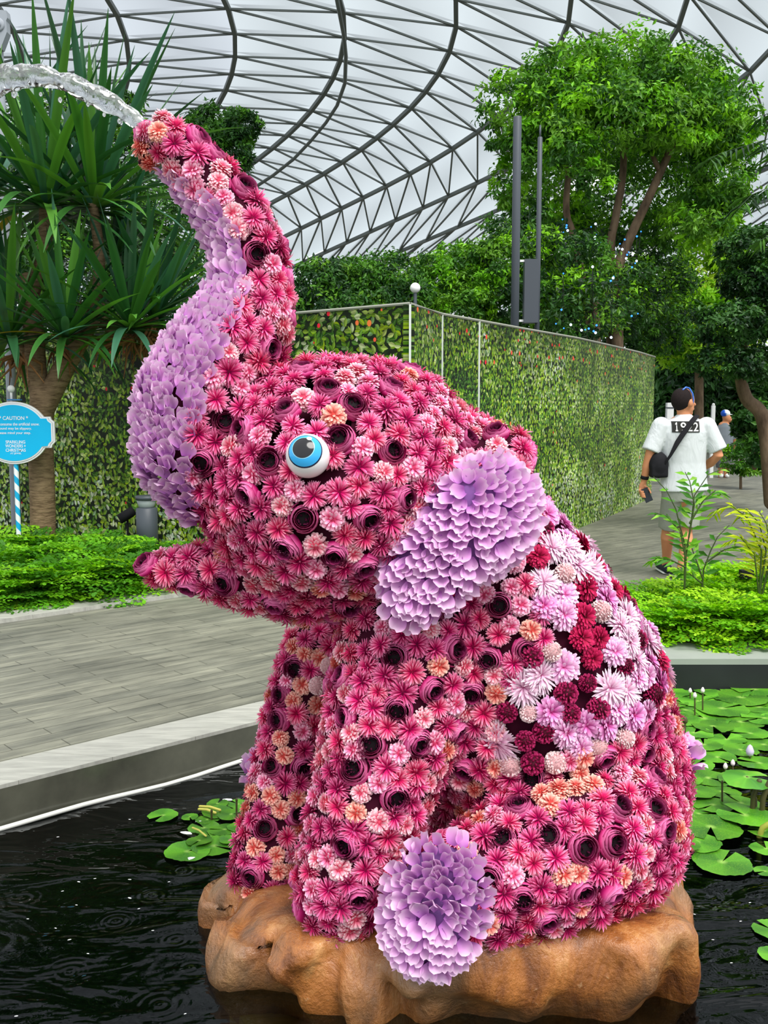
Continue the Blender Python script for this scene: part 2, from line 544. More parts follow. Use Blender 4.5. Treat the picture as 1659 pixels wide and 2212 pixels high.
# --- printed foliage wall
def print_mat(name, seed, su, sv, flower_lo):
    t = NT(name)
    uv = t.n('Attribute', attribute_name='uvw').outputs['Vector']
    warp = t.noise(1.3, 2, .5, uv)
    big = t.noise(.9, 3, .6, t.vmath('ADD', uv, (seed, 3.1, 0)))
    big2 = t.noise(2.3, 3, .6, t.vmath('ADD', uv, (seed + 9, 7.7, 0)))
    sep = t.n('SeparateXYZ'); t.set(sep.inputs[0], uv); v = sep.outputs[1]
    base = t.ramp(t.noise(16, 4, .6, uv).outputs[0], [(.35, lin(10, 14, 10)), (.7, lin(38, 58, 28))])
    col = base

    def layer(col, sc, off, wid, ln, stops, keep):
        vv = t.vmath('MULTIPLY', t.vmath('ADD', uv, off), (sc * su, sc * sv, 1))
        vo = t.n('TexVoronoi', voronoi_dimensions='2D'); t.set(vo.inputs['Scale'], 1.0); t.set(vo.inputs['Vector'], vv); t.set(vo.inputs['Randomness'], .9)
        loc = t.vmath('SUBTRACT', vv, vo.outputs['Position'])
        cs = t.n('SeparateColor'); t.set(cs.inputs[0], vo.outputs['Color'])
        ro = t.n('VectorRotate', rotation_type='Z_AXIS'); t.set(ro.inputs['Vector'], loc)
        t.set(ro.inputs['Angle'], t.math('MULTIPLY_ADD', cs.outputs[0], 4.2, -2.1))
        s2 = t.n('SeparateXYZ'); t.set(s2.inputs[0], ro.outputs[0]); x, y = s2.outputs[0], s2.outputs[1]
        yy = t.math('DIVIDE', y, ln)
        lens = t.math('SUBTRACT', 1.0, t.math('MULTIPLY', yy, yy))
        taper = t.math('MULTIPLY', lens, t.math('MULTIPLY_ADD', yy, -.35, .85))
        e = t.math('SUBTRACT', t.math('MULTIPLY', taper, wid), t.math('ABSOLUTE', x))
        mask = t.math('MULTIPLY', e, 28.0, clamp=True)
        mask = t.math('MULTIPLY', mask, t.math('LESS_THAN', cs.outputs[2], keep))
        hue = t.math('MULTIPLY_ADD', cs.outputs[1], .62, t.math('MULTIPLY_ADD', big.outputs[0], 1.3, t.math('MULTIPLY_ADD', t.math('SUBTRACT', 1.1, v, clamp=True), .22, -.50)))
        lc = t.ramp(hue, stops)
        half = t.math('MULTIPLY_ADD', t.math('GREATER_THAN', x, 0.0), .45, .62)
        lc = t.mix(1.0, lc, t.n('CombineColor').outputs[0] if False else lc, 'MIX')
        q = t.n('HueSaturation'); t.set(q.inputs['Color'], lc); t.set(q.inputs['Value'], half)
        rib = t.math('LESS_THAN', t.math('ABSOLUTE', x), .022)
        lc2 = t.mix(t.math('MULTIPLY', rib, .5), q.outputs[0], lin(190, 205, 150))
        return t.mix(mask, col, lc2)

    green = [(.0, lin(14, 34, 16)), (.28, lin(48, 96, 34)), (.5, lin(104, 154, 48)), (.66, lin(176, 204, 66)), (.82, lin(140, 184, 128)), (1, lin(226, 240, 222))]
    pale = [(.0, lin(34, 66, 34)), (.25, lin(92, 142, 66)), (.48, lin(160, 200, 84)), (.66, lin(214, 230, 150)), (1, lin(246, 252, 244))]
    col = layer(col, 15.0, (seed, .3, 0), .40, .75, green, .72)
    col = layer(col, 12.5, (seed + 4.4, 1.3, 0), .36, .68, green, .62)
    col = layer(col, 13.5, (seed + 6.4, 4.3, 0), .34, .62, pale, .45)
    col = layer(col, 10.5, (seed + 8.1, 2.7, 0), .30, .55, pale, .42)
    # big-scale tone of the print
    col = t.mix(t.math('MULTIPLY', t.ramp(big2.outputs[0], [(.42, (0, 0, 0)), (.7, (1, 1, 1))]), .45), col, t.mix(1.0, col, lin(206, 214, 120), 'MULTIPLY'))
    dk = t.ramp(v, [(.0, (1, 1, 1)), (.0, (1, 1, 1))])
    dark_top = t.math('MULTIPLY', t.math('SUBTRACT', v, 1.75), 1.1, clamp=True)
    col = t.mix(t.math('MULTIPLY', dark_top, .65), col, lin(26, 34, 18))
    q = t.n('HueSaturation'); t.set(q.inputs['Color'], col); t.set(q.inputs['Saturation'], 1.15)
    t.set(q.inputs['Value'], t.math('MULTIPLY_ADD', t.noise(2.6, 4, .65, t.vmath('ADD', uv, (seed + 3, 1.7, 0))).outputs[0], 2.4, -.22, True) if False else t.math('MULTIPLY_ADD', t.noise(2.6, 4, .65, t.vmath('ADD', uv, (seed + 3, 1.7, 0))).outputs[0], 1.9, -.16)); col = q.outputs[0]
    # red flowers
    vv = t.vmath('MULTIPLY', t.vmath('ADD', uv, (seed + 20, 0, 0)), (9, 8, 1))
    vo = t.n('TexVoronoi', voronoi_dimensions='2D'); t.set(vo.inputs['Scale'], 1.0); t.set(vo.inputs['Vector'], vv)
    cs = t.n('SeparateColor'); t.set(cs.inputs[0], vo.outputs['Color'])
    mk = t.math('LESS_THAN', vo.outputs['Distance'], t.math('MULTIPLY_ADD', cs.outputs[0], .16, .06))
    thr = t.math('MULTIPLY_ADD', t.math('MULTIPLY', t.math('SUBTRACT', v, flower_lo), 2.5, clamp=True), .34, .03)
    mk = t.math('MULTIPLY', mk, t.math('LESS_THAN', cs.outputs[1], thr))
    col = t.mix(mk, col, t.ramp(cs.outputs[2], [(0, lin(206, 26, 30)), (.6, lin(226, 40, 60)), (1, lin(230, 130, 60))]))
    return t.done(t.bsdf(col, .6, .15))


def wall_strip(name, path, h, mat, label, thick=.06):
    """upright panel along a ground path, printed face towards the camera side"""
    P = [np.array([p[0], p[1], 0.]) for p in path]
    g = Geo(); V = []; F = []; U = []
    s = 0
    n = len(P)
    for i, p in enumerate(P):
        if i: s += np.linalg.norm(P[i] - P[i - 1])
        d = P[min(i + 1, n - 1)] - P[max(i - 1, 0)]; d /= np.linalg.norm(d)
        nn = np.array([-d[1], d[0], 0])
        if nn @ (p - np.array([0, 0, 0.])) < 0: nn = -nn
        for q, z in ((p, 0), (p, h), (p + nn * thick, h), (p + nn * thick, 0)):
            V.append(q + np.array([0, 0, z])); U.append((s, z, 0))
    for i in range(n - 1):
        a, b = 4 * i, 4 * i + 4
        for k in range(4):
            F.append((a + k, b + k, b + (k + 1) % 4, a + (k + 1) % 4))
    F.append((0, 1, 2, 3)); F.append(tuple(4 * (n - 1) + k for k in (3, 2, 1, 0)))
    g.add(V, F, (1, 1, 1))
    o = g.obj(name, mat, None, False)
    a = o.data.attributes.new('uvw', 'FLOAT_VECTOR', 'POINT')
    a.data.foreach_set('vector', np.array(U, np.float32).ravel())
    return tag(o, label, None, None, 'structure')


WALL_H = 2.40
RW = [WC, at(960, 0, 9.35) * [1, 1, 0], at(1043, 0, 10.05) * [1, 1, 0], at(1150, 0, 11.15) * [1, 1, 0], at(1260, 0, 12.5) * [1, 1, 0],
      at(1340, 0, 14.1) * [1, 1, 0], at(1400, 0, 15.7) * [1, 1, 0], at(1437, 0, 17.2) * [1, 1, 0]]
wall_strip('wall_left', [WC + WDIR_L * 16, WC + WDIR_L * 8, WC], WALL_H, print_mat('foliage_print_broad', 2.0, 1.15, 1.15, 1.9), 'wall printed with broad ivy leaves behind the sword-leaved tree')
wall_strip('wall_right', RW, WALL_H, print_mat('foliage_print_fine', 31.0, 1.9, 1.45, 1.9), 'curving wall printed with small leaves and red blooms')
M_SEAM = simple('pale_seam', lin(206, 212, 206), .4, .3)
g = Geo()
for p in (WC, RW[1], RW[2]):
    d = np.array([p[0], p[1], 0]); d = d / np.linalg.norm(d)
    x = np.array([d[1], -d[0], 0])
    box(g, p - d * .012 + np.array([0, 0, WALL_H / 2]), (.018, .02, WALL_H), (1, 1, 1), [x, d, (0, 0, 1)])
tag(g.obj('trim_4', M_SEAM, None, False), 'pale upright seams between the printed wall panels', None, None, 'structure')
g = Geo()
capp = [WC + WDIR_L * 16, WC + WDIR_L * 8, WC] + RW[1:]
loft(g, [p + np.array([0, 0, WALL_H + .008]) for p in capp], .014, 6)
tag(g.obj('trim_5', simple('cap_metal', lin(150, 152, 140), .4, .4), None, False), 'thin metal edge along the top of the printed wall', None, None, 'structure')

# --- glass canopy
def canopy(px, py, lift=0.0):
    d = ray(px, py)
    A = d[1] ** 2 / 200 + d[0] ** 2 / 500
    B = d[2]; C0 = -(13.95 + lift)
    tt = (-B + math.sqrt(B * B - 4 * A * C0)) / (2 * A)
    return CAMP + d * tt


ROWS = [27, 81, 130, 168, 203, 239, 268, 293, 320, 345, 368, 390, 411, 431, 450, 468, 485, 501, 516, 530, 543, 556, 568, 580, 591, 602, 612]
UPR = [27 - 56 * k - 3 * k * k for k in range(1, 15)][::-1]
NJ0 = len(UPR)
ROWS = UPR + ROWS


def node(i, j):
    y = ROWS[j] + 19 * i + 11 * i * i if abs(i) < 5 else ROWS[j] + 19 * i + 11 * i * i * (5 / abs(i)) ** .6
    a = .31 - .17 * i
    yy = max(y, -900)
    x = 735 + 250 * i + a * yy - (0 if yy <= 0 else .0024 * yy * yy if yy < 420 else .0024 * 420 * 420 + 2.0 * (yy - 420))
    return x, y


IS = list(range(-8, 11)); NJ = len(ROWS)
nodes = {}
for i in IS:
    for j in range(NJ):
        x, y = node(i, j)
        if -2200 < x < 3900 and y < 745 and y > -1500:
            nodes[i, j] = canopy(x, y)
t = NT('fritted_glass_painted_shade')
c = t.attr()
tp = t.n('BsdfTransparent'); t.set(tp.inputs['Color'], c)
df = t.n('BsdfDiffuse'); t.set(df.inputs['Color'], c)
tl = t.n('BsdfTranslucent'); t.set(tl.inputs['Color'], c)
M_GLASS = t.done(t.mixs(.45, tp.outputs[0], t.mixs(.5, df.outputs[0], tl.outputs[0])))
g = Geo(); lat = Geo(); rib = Geo()
rr = random.Random(3)
DARK = (.5, .5, .5)


def beam(g, A, B, w, h, up=np.array([0, 0, 1.])):
    d = B - A; L = np.linalg.norm(d)
    if L < 1e-3 or L > 14: return
    d = d / L; x = np.cross(d, up); x /= max(np.linalg.norm(x), 1e-6); z = np.cross(x, d)
    box(g, (A + B) / 2, (L, w, h), DARK, [d, x, z])


LIFT = np.array([0, 0, .12])
for (i, j), P in nodes.items():
    a, b, c2 = nodes.get((i + 1, j)), nodes.get((i, j + 1)), nodes.get((i + 1, j + 1))
    dist = P[1]
    if b is not None: beam(rib, P, b, .12, .11)
    if a is not None: beam(lat, P, a, .05, .045)
    if c2 is not None: beam(lat, P, c2, .055, .045)
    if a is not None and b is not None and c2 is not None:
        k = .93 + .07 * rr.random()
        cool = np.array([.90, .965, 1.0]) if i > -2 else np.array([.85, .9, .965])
        lo, hi = .46 * k * cool, .75 * k * cool  # pane shading painted into the vertex colours, light to dark between corners
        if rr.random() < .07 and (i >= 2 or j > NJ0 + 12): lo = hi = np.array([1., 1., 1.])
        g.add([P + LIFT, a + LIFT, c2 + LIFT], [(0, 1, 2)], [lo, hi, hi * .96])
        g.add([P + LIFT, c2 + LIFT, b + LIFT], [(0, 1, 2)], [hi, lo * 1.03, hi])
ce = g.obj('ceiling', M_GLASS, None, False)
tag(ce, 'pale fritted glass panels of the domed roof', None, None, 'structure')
M_STEEL = simple('grey_steel', lin(96, 102, 100), .5, .4)
rib.obj('steel_rib', M_STEEL, ce, False)
lat.obj('steel_lattice', M_STEEL, ce, False)
g = Geo()
rp = [(725, -60), (742, 30), (747, 80), (745, 140), (728, 190), (704, 228), (670, 270), (634, 309), (590, 345), (547, 374), (500, 400), (430, 440)]
loft(g, [canopy(x, y) + np.array([0, 0, -.5]) for x, y in rp], .055, 6)
g.obj('curved_rail', M_STEEL, ce)
# ================================================================== elephant of flowers
def S(px, py, r, d):
    P = at(px, py, d)
    w = (P - CAMP) @ FWD
    return np.array([*P, r * w / F_PX])


SHR = 0.034     # how far the blooms stand out of the foam
CH = {}
CH['trunk'] = [S(*a) for a in [(306, 350, 34, 2.93), (350, 296, 66, 2.93), (395, 335, 76, 2.94), (455, 402, 84, 2.95), (510, 475, 90, 2.95), (543, 555, 93, 2.95), (545, 640, 104, 2.95),
                               (518, 718, 126, 2.94), (474, 798, 148, 2.93), (446, 880, 162, 2.93), (441, 960, 160, 2.93), (456, 1030, 122, 2.93)]]
CH['head'] = [S(*a) for a in [(590, 985, 195, 2.95), (705, 1045, 288, 2.96), (800, 1020, 258, 3.0), (900, 1020, 190, 3.03), (1010, 985, 105, 3.02)]]
CH['lower_jaw'] = [S(*a) for a in [(328, 1230, 46, 2.92), (420, 1228, 68, 2.93), (520, 1236, 96, 2.94), (640, 1238, 120, 2.95), (760, 1215, 135, 2.96)]]
CH['torso'] = [S(*a) for a in [(1020, 1190, 202, 3.08), (1080, 1330, 258, 3.12), (1138, 1500, 308, 3.2), (1190, 1680, 305, 3.28), (1215, 1735, 262, 3.28)]]
CH['near_foreleg'] = [S(*a) for a in [(890, 1420, 186, 2.95), (842, 1580, 162, 2.88), (795, 1750, 143, 2.82), (748, 1890, 130, 2.80), (736, 1948, 112, 2.80)]]
CH['far_foreleg'] = [S(*a) for a in [(690, 1400, 90, 3.36), (650, 1520, 92, 3.34), (622, 1650, 90, 3.30), (592, 1790, 92, 3.24), (578, 1880, 95, 3.2), (582, 1898, 80, 3.2)]]
CH['near_hind_leg'] = [S(*a) for a in [(958, 1948, 136, 2.66), (1080, 1895, 160, 2.72), (1205, 1830, 190, 2.80), (1300, 1790, 196, 2.92)]]
CH['far_hind_leg'] = [S(*a) for a in [(572, 1662, 54, 3.5), (700, 1690, 90, 3.48), (860, 1700, 120, 3.45)]]
CH['tail'] = [S(*a) for a in [(1440, 1640, 44, 3.2), (1472, 1636, 44, 3.16)]]
ear_mid = S(1006, 1000, 78, 2.9), S(1078, 985, 88, 2.93), S(1098, 1050, 62, 2.88)
CH['ear_back'] = list(ear_mid)
SECS = list(CH)
DENSE, SID = [], []
for k, name in enumerate(SECS):
    c = CH[name]
    for i in range(len(c) - 1):
        for f in np.linspace(0, 1, 9, endpoint=(i == len(c) - 2)):
            q = c[i] * (1 - f) + c[i + 1] * f
            DENSE.append([q[0], q[1], q[2], max(q[3] - SHR, .012)]); SID.append(k)
DENSE = np.array(DENSE); SID = np.array(SID)
KS = .012


def field(P):
    """smooth union distance of the foam body and the nearest section"""
    out = np.empty(len(P)); sec = np.empty(len(P), int)
    for a in range(0, len(P), 8000):
        Q = P[a:a + 8000]
        D = np.linalg.norm(Q[:, None, :] - DENSE[None, :, :3], axis=2) - DENSE[None, :, 3]
        m = D.min(1); sec[a:a + 8000] = SID[D.argmin(1)]
        # one smooth minimum over sections
        acc = np.zeros(len(Q))
        for s in range(len(SECS)):
            ds = D[:, SID == s].min(1)
            acc += np.exp(-(ds - m) / KS)
        out[a:a + 8000] = m - KS * np.log(acc) * .8
    return out, sec


cand = []
for q in DENSE:
    n = int(max(60, 4 * PI * q[3] ** 2 * 9000))
    v = RNG.normal(size=(n, 3)); v /= np.linalg.norm(v, axis=1)[:, None]
    cand.append(q[:3] + v * q[3])
cand = np.concatenate(cand)
D0 = np.full(len(cand), 1e9)
for a in range(0, len(cand), 10000):
    Q = cand[a:a + 10000]
    D0[a:a + 10000] = (np.linalg.norm(Q[:, None] - DENSE[None, :, :3], axis=2) - DENSE[None, :, 3]).min(1)
cand = cand[D0 > -.004]
RNG.shuffle(cand)
cand = cand[:60000]


def grad(P):
    e = .004
    G = np.stack([field(P + np.eye(3)[k] * e)[0] - field(P - np.eye(3)[k] * e)[0] for k in range(3)], 1)
    return G / np.maximum(np.linalg.norm(G, axis=1)[:, None], 1e-9)


for _ in range(2):
    f, sec = field(cand)
    G = grad(cand)
    cand = cand - G * f[:, None] * .9
f, sec = field(cand)
NRM = grad(cand)
px, py, dep = project(cand)
view = CAMP - cand; view /= np.linalg.norm(view, axis=1)[:, None]
facing = (view * NRM).sum(1)

# coarse depth map to know what the photo shows
cell = 12
ix = np.clip((px / cell).astype(int) + 5, 0, 199); iy = np.clip((py / cell).astype(int) + 5, 0, 219)
zb = np.full((200, 220), 9.0)
np.minimum.at(zb, (ix, iy), dep)
zs = zb.copy()
vis = (dep < zs[ix, iy] + .07) & (facing > .02)

# ---- soft lilac pads (ear, sole): closed domed slabs with their own outline
def inpoly(poly, x, y):
    r = np.zeros(len(x), bool); n = len(poly)
    for i in range(n):
        x1, y1 = poly[i]; x2, y2 = poly[(i + 1) % n]
        c = ((y1 > y) != (y2 > y)) & (x < (x2 - x1) * (y - y1) / (y2 - y1 + 1e-9) + x1)
        r ^= c
    return r


class Pad:
    def __init__(self, poly, centre, depth, nrm, thick, inset=0.0):
        self.poly = poly
        self.c = at(*centre, depth)
        n = np.asarray(nrm, float); self.n = n / np.linalg.norm(n)
        self.x = np.cross(np.array([0, 0, 1.]), self.n); self.x /= np.linalg.norm(self.x); self.y = np.cross(self.n, self.x)
        th, rr_ = [], []
        for q in poly:
            d = ray(*q); P = CAMP + d * (((self.c - CAMP) @ self.n) / (d @ self.n)); L = P - self.c
            th.append(math.atan2(L @ self.y, L @ self.x)); rr_.append(np.hypot(L @ self.y, L @ self.x) - inset)
        o = np.argsort(th); self.th = np.array(th)[o]; self.r = np.array(rr_)[o]; self.t = thick

    def R(self, a):
        return np.interp(a, np.concatenate([self.th - 2 * PI, self.th, self.th + 2 * PI]), np.tile(self.r, 3))

    def P(self, a, f, side=1):
        r = self.R(a) * f
        h = self.t * np.sqrt(np.maximum(0, 1 - f ** 2.6)) * (1 if side > 0 else -.5)
        return self.c + (np.cos(a) * r)[:, None] * self.x + (np.sin(a) * r)[:, None] * self.y + h[:, None] * self.n

    def sample(self, n):
        a = RNG.uniform(-PI, PI, n); f = np.sqrt(RNG.random(n))
        f = np.where(RNG.random(n) < .25, 1 - .06 * RNG.random(n), f)
        p = self.P(a, f); e = 1e-3
        du = self.P(a + e, f) - p; dv = self.P(a, np.maximum(f - e, 0)) - p
        nn = np.cross(du, -dv); nn /= np.maximum(np.linalg.norm(nn, axis=1)[:, None], 1e-12)
        nn *= np.sign(nn @ self.n + 1e-9)[:, None]
        return p, nn

    def mesh(self):
        g = Geo(); N, m_ = 64, 7; a = np.linspace(-PI, PI, N, endpoint=False); V = []
        rows = [self.P(a, np.full(N, f), 1) for f in np.linspace(.02, 1, m_) * .985] + [self.P(a, np.full(N, f), -1) for f in np.linspace(1, .02, m_)[1:] * .985]
        F = []
        for i in range(len(rows) - 1):
            for j in range(N):
                k = (j + 1) % N; F.append((i * N + j, i * N + k, (i + 1) * N + k, (i + 1) * N + j))
        F.append(tuple(range(N))); F.append(tuple(reversed(range((len(rows) - 1) * N, len(rows) * N))))
        return g.add(np.concatenate(rows), F, (1, 1, 1))


EARP = [(836, 1205), (872, 1160), (902, 1095), (950, 1040), (1015, 1005), (1075, 994), (1122, 1014), (1148, 1056), (1158, 1105), (1138, 1160), (1092, 1210), (1035, 1246), (992, 1278), (945, 1326), (892, 1352), (856, 1342), (834, 1294), (829, 1245)]
vd = CAMP - at(1000, 1165, 2.70); vd /= np.linalg.norm(vd)
EAR = Pad(EARP, (1000, 1165), 2.705, vd + np.array([-.05, 0, .12]), .055, .012)
FOOTP = [(941 + 99 * math.cos(a) - 24 * math.sin(a), 1957 + 143 * math.sin(a) + 10 * math.cos(a)) for a in np.arange(20) * PI / 10]
FOOT = Pad(FOOTP, (941, 1957), 2.535, (-.32, -.94, .05), .03, .010)


def in_ear(P, pad=0.0):
    x, y, w = project(P)
    cx_, cy_ = 1000, 1165
    k = .97 if pad > .015 else .93
    pol = [(cx_ + (a - cx_) * k, cy_ + (b - cy_) * k) for a, b in EARP]
    return inpoly(pol, x, y) & (w < 3.0)


# ---- zones
def left_of(pl, x, y):
    ys = [p[1] for p in pl]; xs = [p[0] for p in pl]
    return x < np.interp(y, ys, xs)


LIL = [(352, 366), (372, 384), (415, 405), (470, 448), (512, 500), (528, 560), (522, 640), (494, 706), (466, 775), (432, 850), (418, 930), (408, 1000), (420, 1070), (436, 1130)]


BLK = [(1135, 1045), (1165, 1100), (1172, 1170), (1130, 1235), (1168, 1300), (1186, 1370), (1128, 1440), (1088, 1480), (1070, 1560), (1074, 1650), (1130, 1672),
       (1215, 1640), (1310, 1625), (1362, 1590), (1402, 1545), (1425, 1480), (1475, 1440), (1700, 1300), (1500, 900), (1180, 1010)]
isn = lambda *n: np.isin(sec, [SECS.index(k) for k in n])
trk = isn('trunk')
ax_d = at(440, 700, 2.94)[1]
lilac_trunk = trk & left_of(LIL, px, py) & (py > 372) & ((facing > 0) | (NRM[:, 0] < -.45))
zone_tail = isn('tail') & (px > 1452)
hind = isn('near_hind_leg')
zone_foot = hind & inpoly([(941 + (a - 941) * .96, 1957 + (b - 1957) * .96) for a, b in FOOTP], px, py) & (facing > -.2)
zone_ffoot = isn('far_hind_leg') & (px < 566) & (py > 1622)
zone_blk = isn('torso', 'ear_back') & inpoly(BLK, px, py) & ~zone_foot
zone_lil = lilac_trunk | zone_tail | zone_ffoot


def poisson(idx, rad, start=None, start_r=None):
    """greedy thinning; start: points already placed"""
    keep = []; cs = rad
    grid = {}
    def key(p): return (int(p[0] // cs), int(p[1] // cs), int(p[2] // cs))
    if start is not None:
        for p in start: grid.setdefault(key(p), []).append((p, start_r))
    for i in idx:
        p = cand[i]; k = key(p); ok = True
        for a in (-1, 0, 1):
            for b in (-1, 0, 1):
                for c in (-1, 0, 1):
                    for q, r in grid.get((k[0] + a, k[1] + b, k[2] + c), ()):
                        if (p[0] - q[0]) ** 2 + (p[1] - q[1]) ** 2 + (p[2] - q[2]) ** 2 < r * r:
                            ok = False; break
                    if not ok: break
                if not ok: break
            if not ok: break
        if ok:
            keep.append(i); grid.setdefault(k, []).append((p, rad))
    return keep


# ------------------------------------------------------------------ blooms
def petal(L, W, base, tip, mid=None, up=.25, curl=0.0, cup=.0, prof=((0, .35), (.4, .8), (.8, 1.0), (1, .2))):
    """strap petal along +X with a shallow fold; V, F, C"""
    V, C = [], []
    mid = mid or tuple((a + b) / 2 for a, b in zip(base, tip))
    for t, w in prof:
        x = L * t; z = L * (up * t - curl * t * t)
        V += [(x, -W * w / 2, z + cup * W * w), (x, W * w / 2, z + cup * W * w)]
        c = [a + (b - a) * min(1, t * 2) for a, b in zip(base, mid)] if t < .5 else [a + (b - a) * (t * 2 - 1) ** 1.8 for a, b in zip(mid, tip)]
        C += [c, c]
    F = [(2 * i, 2 * i + 2, 2 * i + 3, 2 * i + 1) for i in range(len(prof) - 1)]
    return np.array(V), F, np.array(C)


def rotz(a): c, s = math.cos(a), math.sin(a); return np.array([[c, -s, 0], [s, c, 0], [0, 0, 1.]])
def roty(a): c, s = math.cos(a), math.sin(a); return np.array([[c, 0, s], [0, 1, 0], [-s, 0, c]])
def rotx(a): c, s = math.cos(a), math.sin(a); return np.array([[1, 0, 0], [0, c, -s], [0, s, c]])


def mum(R, layers, W, base, mid, tip, rnd, curl=.25, cup=0, z0=.25, heart=None, prof=((0, .35), (.4, .8), (.8, 1.0), (1, .2))):
    g = Geo()
    for el, n, l in layers:
        ph = rnd.random() * 6.28
        for k in range(n):
            s = .88 + .24 * rnd.random()
            br = .86 + .28 * rnd.random()
            V, F, C = petal(R * l * s, W * R * (.85 + .3 * rnd.random()), base, tip, mid, 0, curl, cup, prof)
            e = math.radians(el + rnd.uniform(-9, 9))
            A = rotz(ph + 2 * PI * k / n + rnd.uniform(-.18, .18)) @ roty(-e) @ rotx(rnd.uniform(-.4, .4))
            g.add(V @ A.T + np.array([0, 0, R * z0]), F, np.clip(C * br, 0, 1))
    g.add([(R * .55 * math.cos(a) * b, R * .55 * math.sin(a) * b, R * h) for b, h in ((1.35, -.1), (1, .32)) for a in np.arange(8) * PI / 4],
          [(i, (i + 1) % 8, 8 + (i + 1) % 8, 8 + i) for i in range(8)] + [tuple(range(8, 16))], heart or base)
    return g


def pom(R, n, start, length, W, base, mid, tip, rnd, emin=-18, prof=((0, .35), (.4, .8), (.8, 1.0), (1, .2)), cup=.1, flat=1.0, curl=.22, core=None, inner=1.0):
    """full rounded bloom: petals springing from a small dome"""
    g = Geo(); zmin = math.sin(math.radians(emin))
    V, F = [], []
    for i in range(5):
        e = math.radians(-25 + 115 * i / 4)
        for j in range(10): V.append((R * start * math.cos(e) * math.cos(j * PI / 5), R * start * math.cos(e) * math.sin(j * PI / 5), R * start * math.sin(e) * flat))
    for i in range(4):
        for j in range(10): F.append((i * 10 + j, i * 10 + (j + 1) % 10, i * 10 + 10 + (j + 1) % 10, i * 10 + 10 + j))
    g.add(np.array(V) * .97, F, core or base)
    for k in range(n):
        z = 1 - (1 - zmin) * (k + .5) / n
        e = math.asin(z) + rnd.uniform(-.1, .1); az = k * 2.39996 + rnd.uniform(-.15, .15)
        s = rnd.uniform(.86, 1.14) * (inner + (1 - inner) * math.cos(e)); br = rnd.uniform(.84, 1.14)
        V, F, C = petal(R * length * s, W * R * rnd.uniform(.85, 1.15), base, tip, mid, 0, curl + .3 * max(0, z) ** 2, cup, prof)
        A = rotz(az) @ roty(-e + .12) @ rotx(rnd.uniform(-.5, .5))
        o = np.array([math.cos(e) * math.cos(az), math.cos(e) * math.sin(az), math.sin(e)]) * R * start * .85
        P = V @ A.T + o; P[:, 2] *= flat
        g.add(P, F, np.clip(C * br, 0, 1))
    return g


ROUND = ((0, .5), (.45, .9), (.85, 1.05), (1, .55))
rnd = random.Random(5)
HOT = [pom(.0395, 150, .32, .72, .115, lin(168, 8, 86), lin(222, 26, 114), lin(255, 176, 212), rnd, core=lin(130, 6, 62)),
       pom(.0405, 150, .32, .72, .11, lin(146, 6, 78), lin(204, 18, 102), lin(252, 150, 198), rnd, core=lin(112, 5, 56)),
       pom(.0385, 140, .32, .72, .12, lin(180, 12, 82), lin(232, 38, 110), lin(255, 184, 208), rnd, core=lin(138, 8, 54))]
PALE = [pom(.0385, 128, .5, .44, .18, lin(214, 56, 100), lin(248, 138, 164), lin(255, 226, 230), rnd, prof=ROUND, core=lin(214, 70, 100)),
        pom(.0385, 128, .5, .44, .18, lin(206, 52, 108), lin(244, 122, 170), lin(255, 212, 230), rnd, prof=ROUND, core=lin(204, 60, 104)),
        pom(.0375, 128, .5, .44, .175, lin(206, 64, 74), lin(246, 136, 124), lin(255, 212, 194), rnd, prof=ROUND, core=lin(206, 70, 64))]


def ranunculus(R, rnd):
    g = Geo()
    # ring: rim radius, rim height, petals, body colour, rim colour
    rings = [(1.10, .34, 5, lin(196, 28, 112), lin(226, 96, 160)), (1.0, .52, 5, lin(180, 22, 102), lin(236, 130, 182)), (.86, .66, 5, lin(158, 16, 86), lin(232, 128, 180)),
             (.72, .76, 4, lin(150, 16, 84), lin(220, 112, 166)), (.58, .78, 4, lin(92, 6, 48), lin(176, 56, 116))]
    for rr_, zr, n, cb, ce in rings:
        ph = rnd.random() * 6
        for k in range(n):
            a0 = ph + 2 * PI * k / n + rnd.uniform(-.2, .2); wd = 2 * PI / n * .78
            jr = rnd.uniform(.88, 1.08); jz = rnd.uniform(-.12, .12); tw = rnd.uniform(-.05, .05); f1 = rnd.uniform(0, 6)
            V, C = [], []
            NU, NV = 7, 6
            for i in range(NV):
                t = i / (NV - 1)
                for q in range(NU):
                    s = q / (NU - 1) * 2 - 1
                    hz = zr + jz - .22 * abs(s) ** 3 + .06 * math.sin(s * 6 + f1) + .03 * math.sin(s * 13 + f1)
                    r = R * rr_ * jr * (.62 + .62 * math.sin(PI * (.12 + .56 * t))) * (1 + tw * s) / 1.12
                    z = R * (-.45 + (hz + .45) * t)
                    az = a0 + s * wd * (.6 + .4 * t)
                    V.append((r * math.cos(az), r * math.sin(az), z))
                    f = max(0, (t - .62) / .38) ** 1.5
                    C.append([x + (y - x) * f for x, y in zip(cb, ce)])
            F = [(i * NU + q, i * NU + q + 1, (i + 1) * NU + q + 1, (i + 1) * NU + q) for i in range(NV - 1) for q in range(NU - 1)]
            g.add(V, F, C)
    V = [(0, 0, R * .30)] + [(R * .6 * math.cos(a), R * .6 * math.sin(a), R * .22) for a in np.arange(12) * PI / 6]
    g.add(V, [(0, 1 + i, 1 + (i + 1) % 12) for i in range(12)], lin(16, 3, 10))
    for k in range(20):
        a = rnd.random() * 6.28; r = R * .42 * math.sqrt(rnd.random())
        V, F, C = petal(R * .3, R * .12, lin(16, 3, 10), lin(92, 18, 58), None, 0, .1)
        g.add(V @ (rotz(a) @ roty(-math.radians(65))).T + np.array([r * math.cos(a), r * math.sin(a), R * .26]), F, C)
    return g


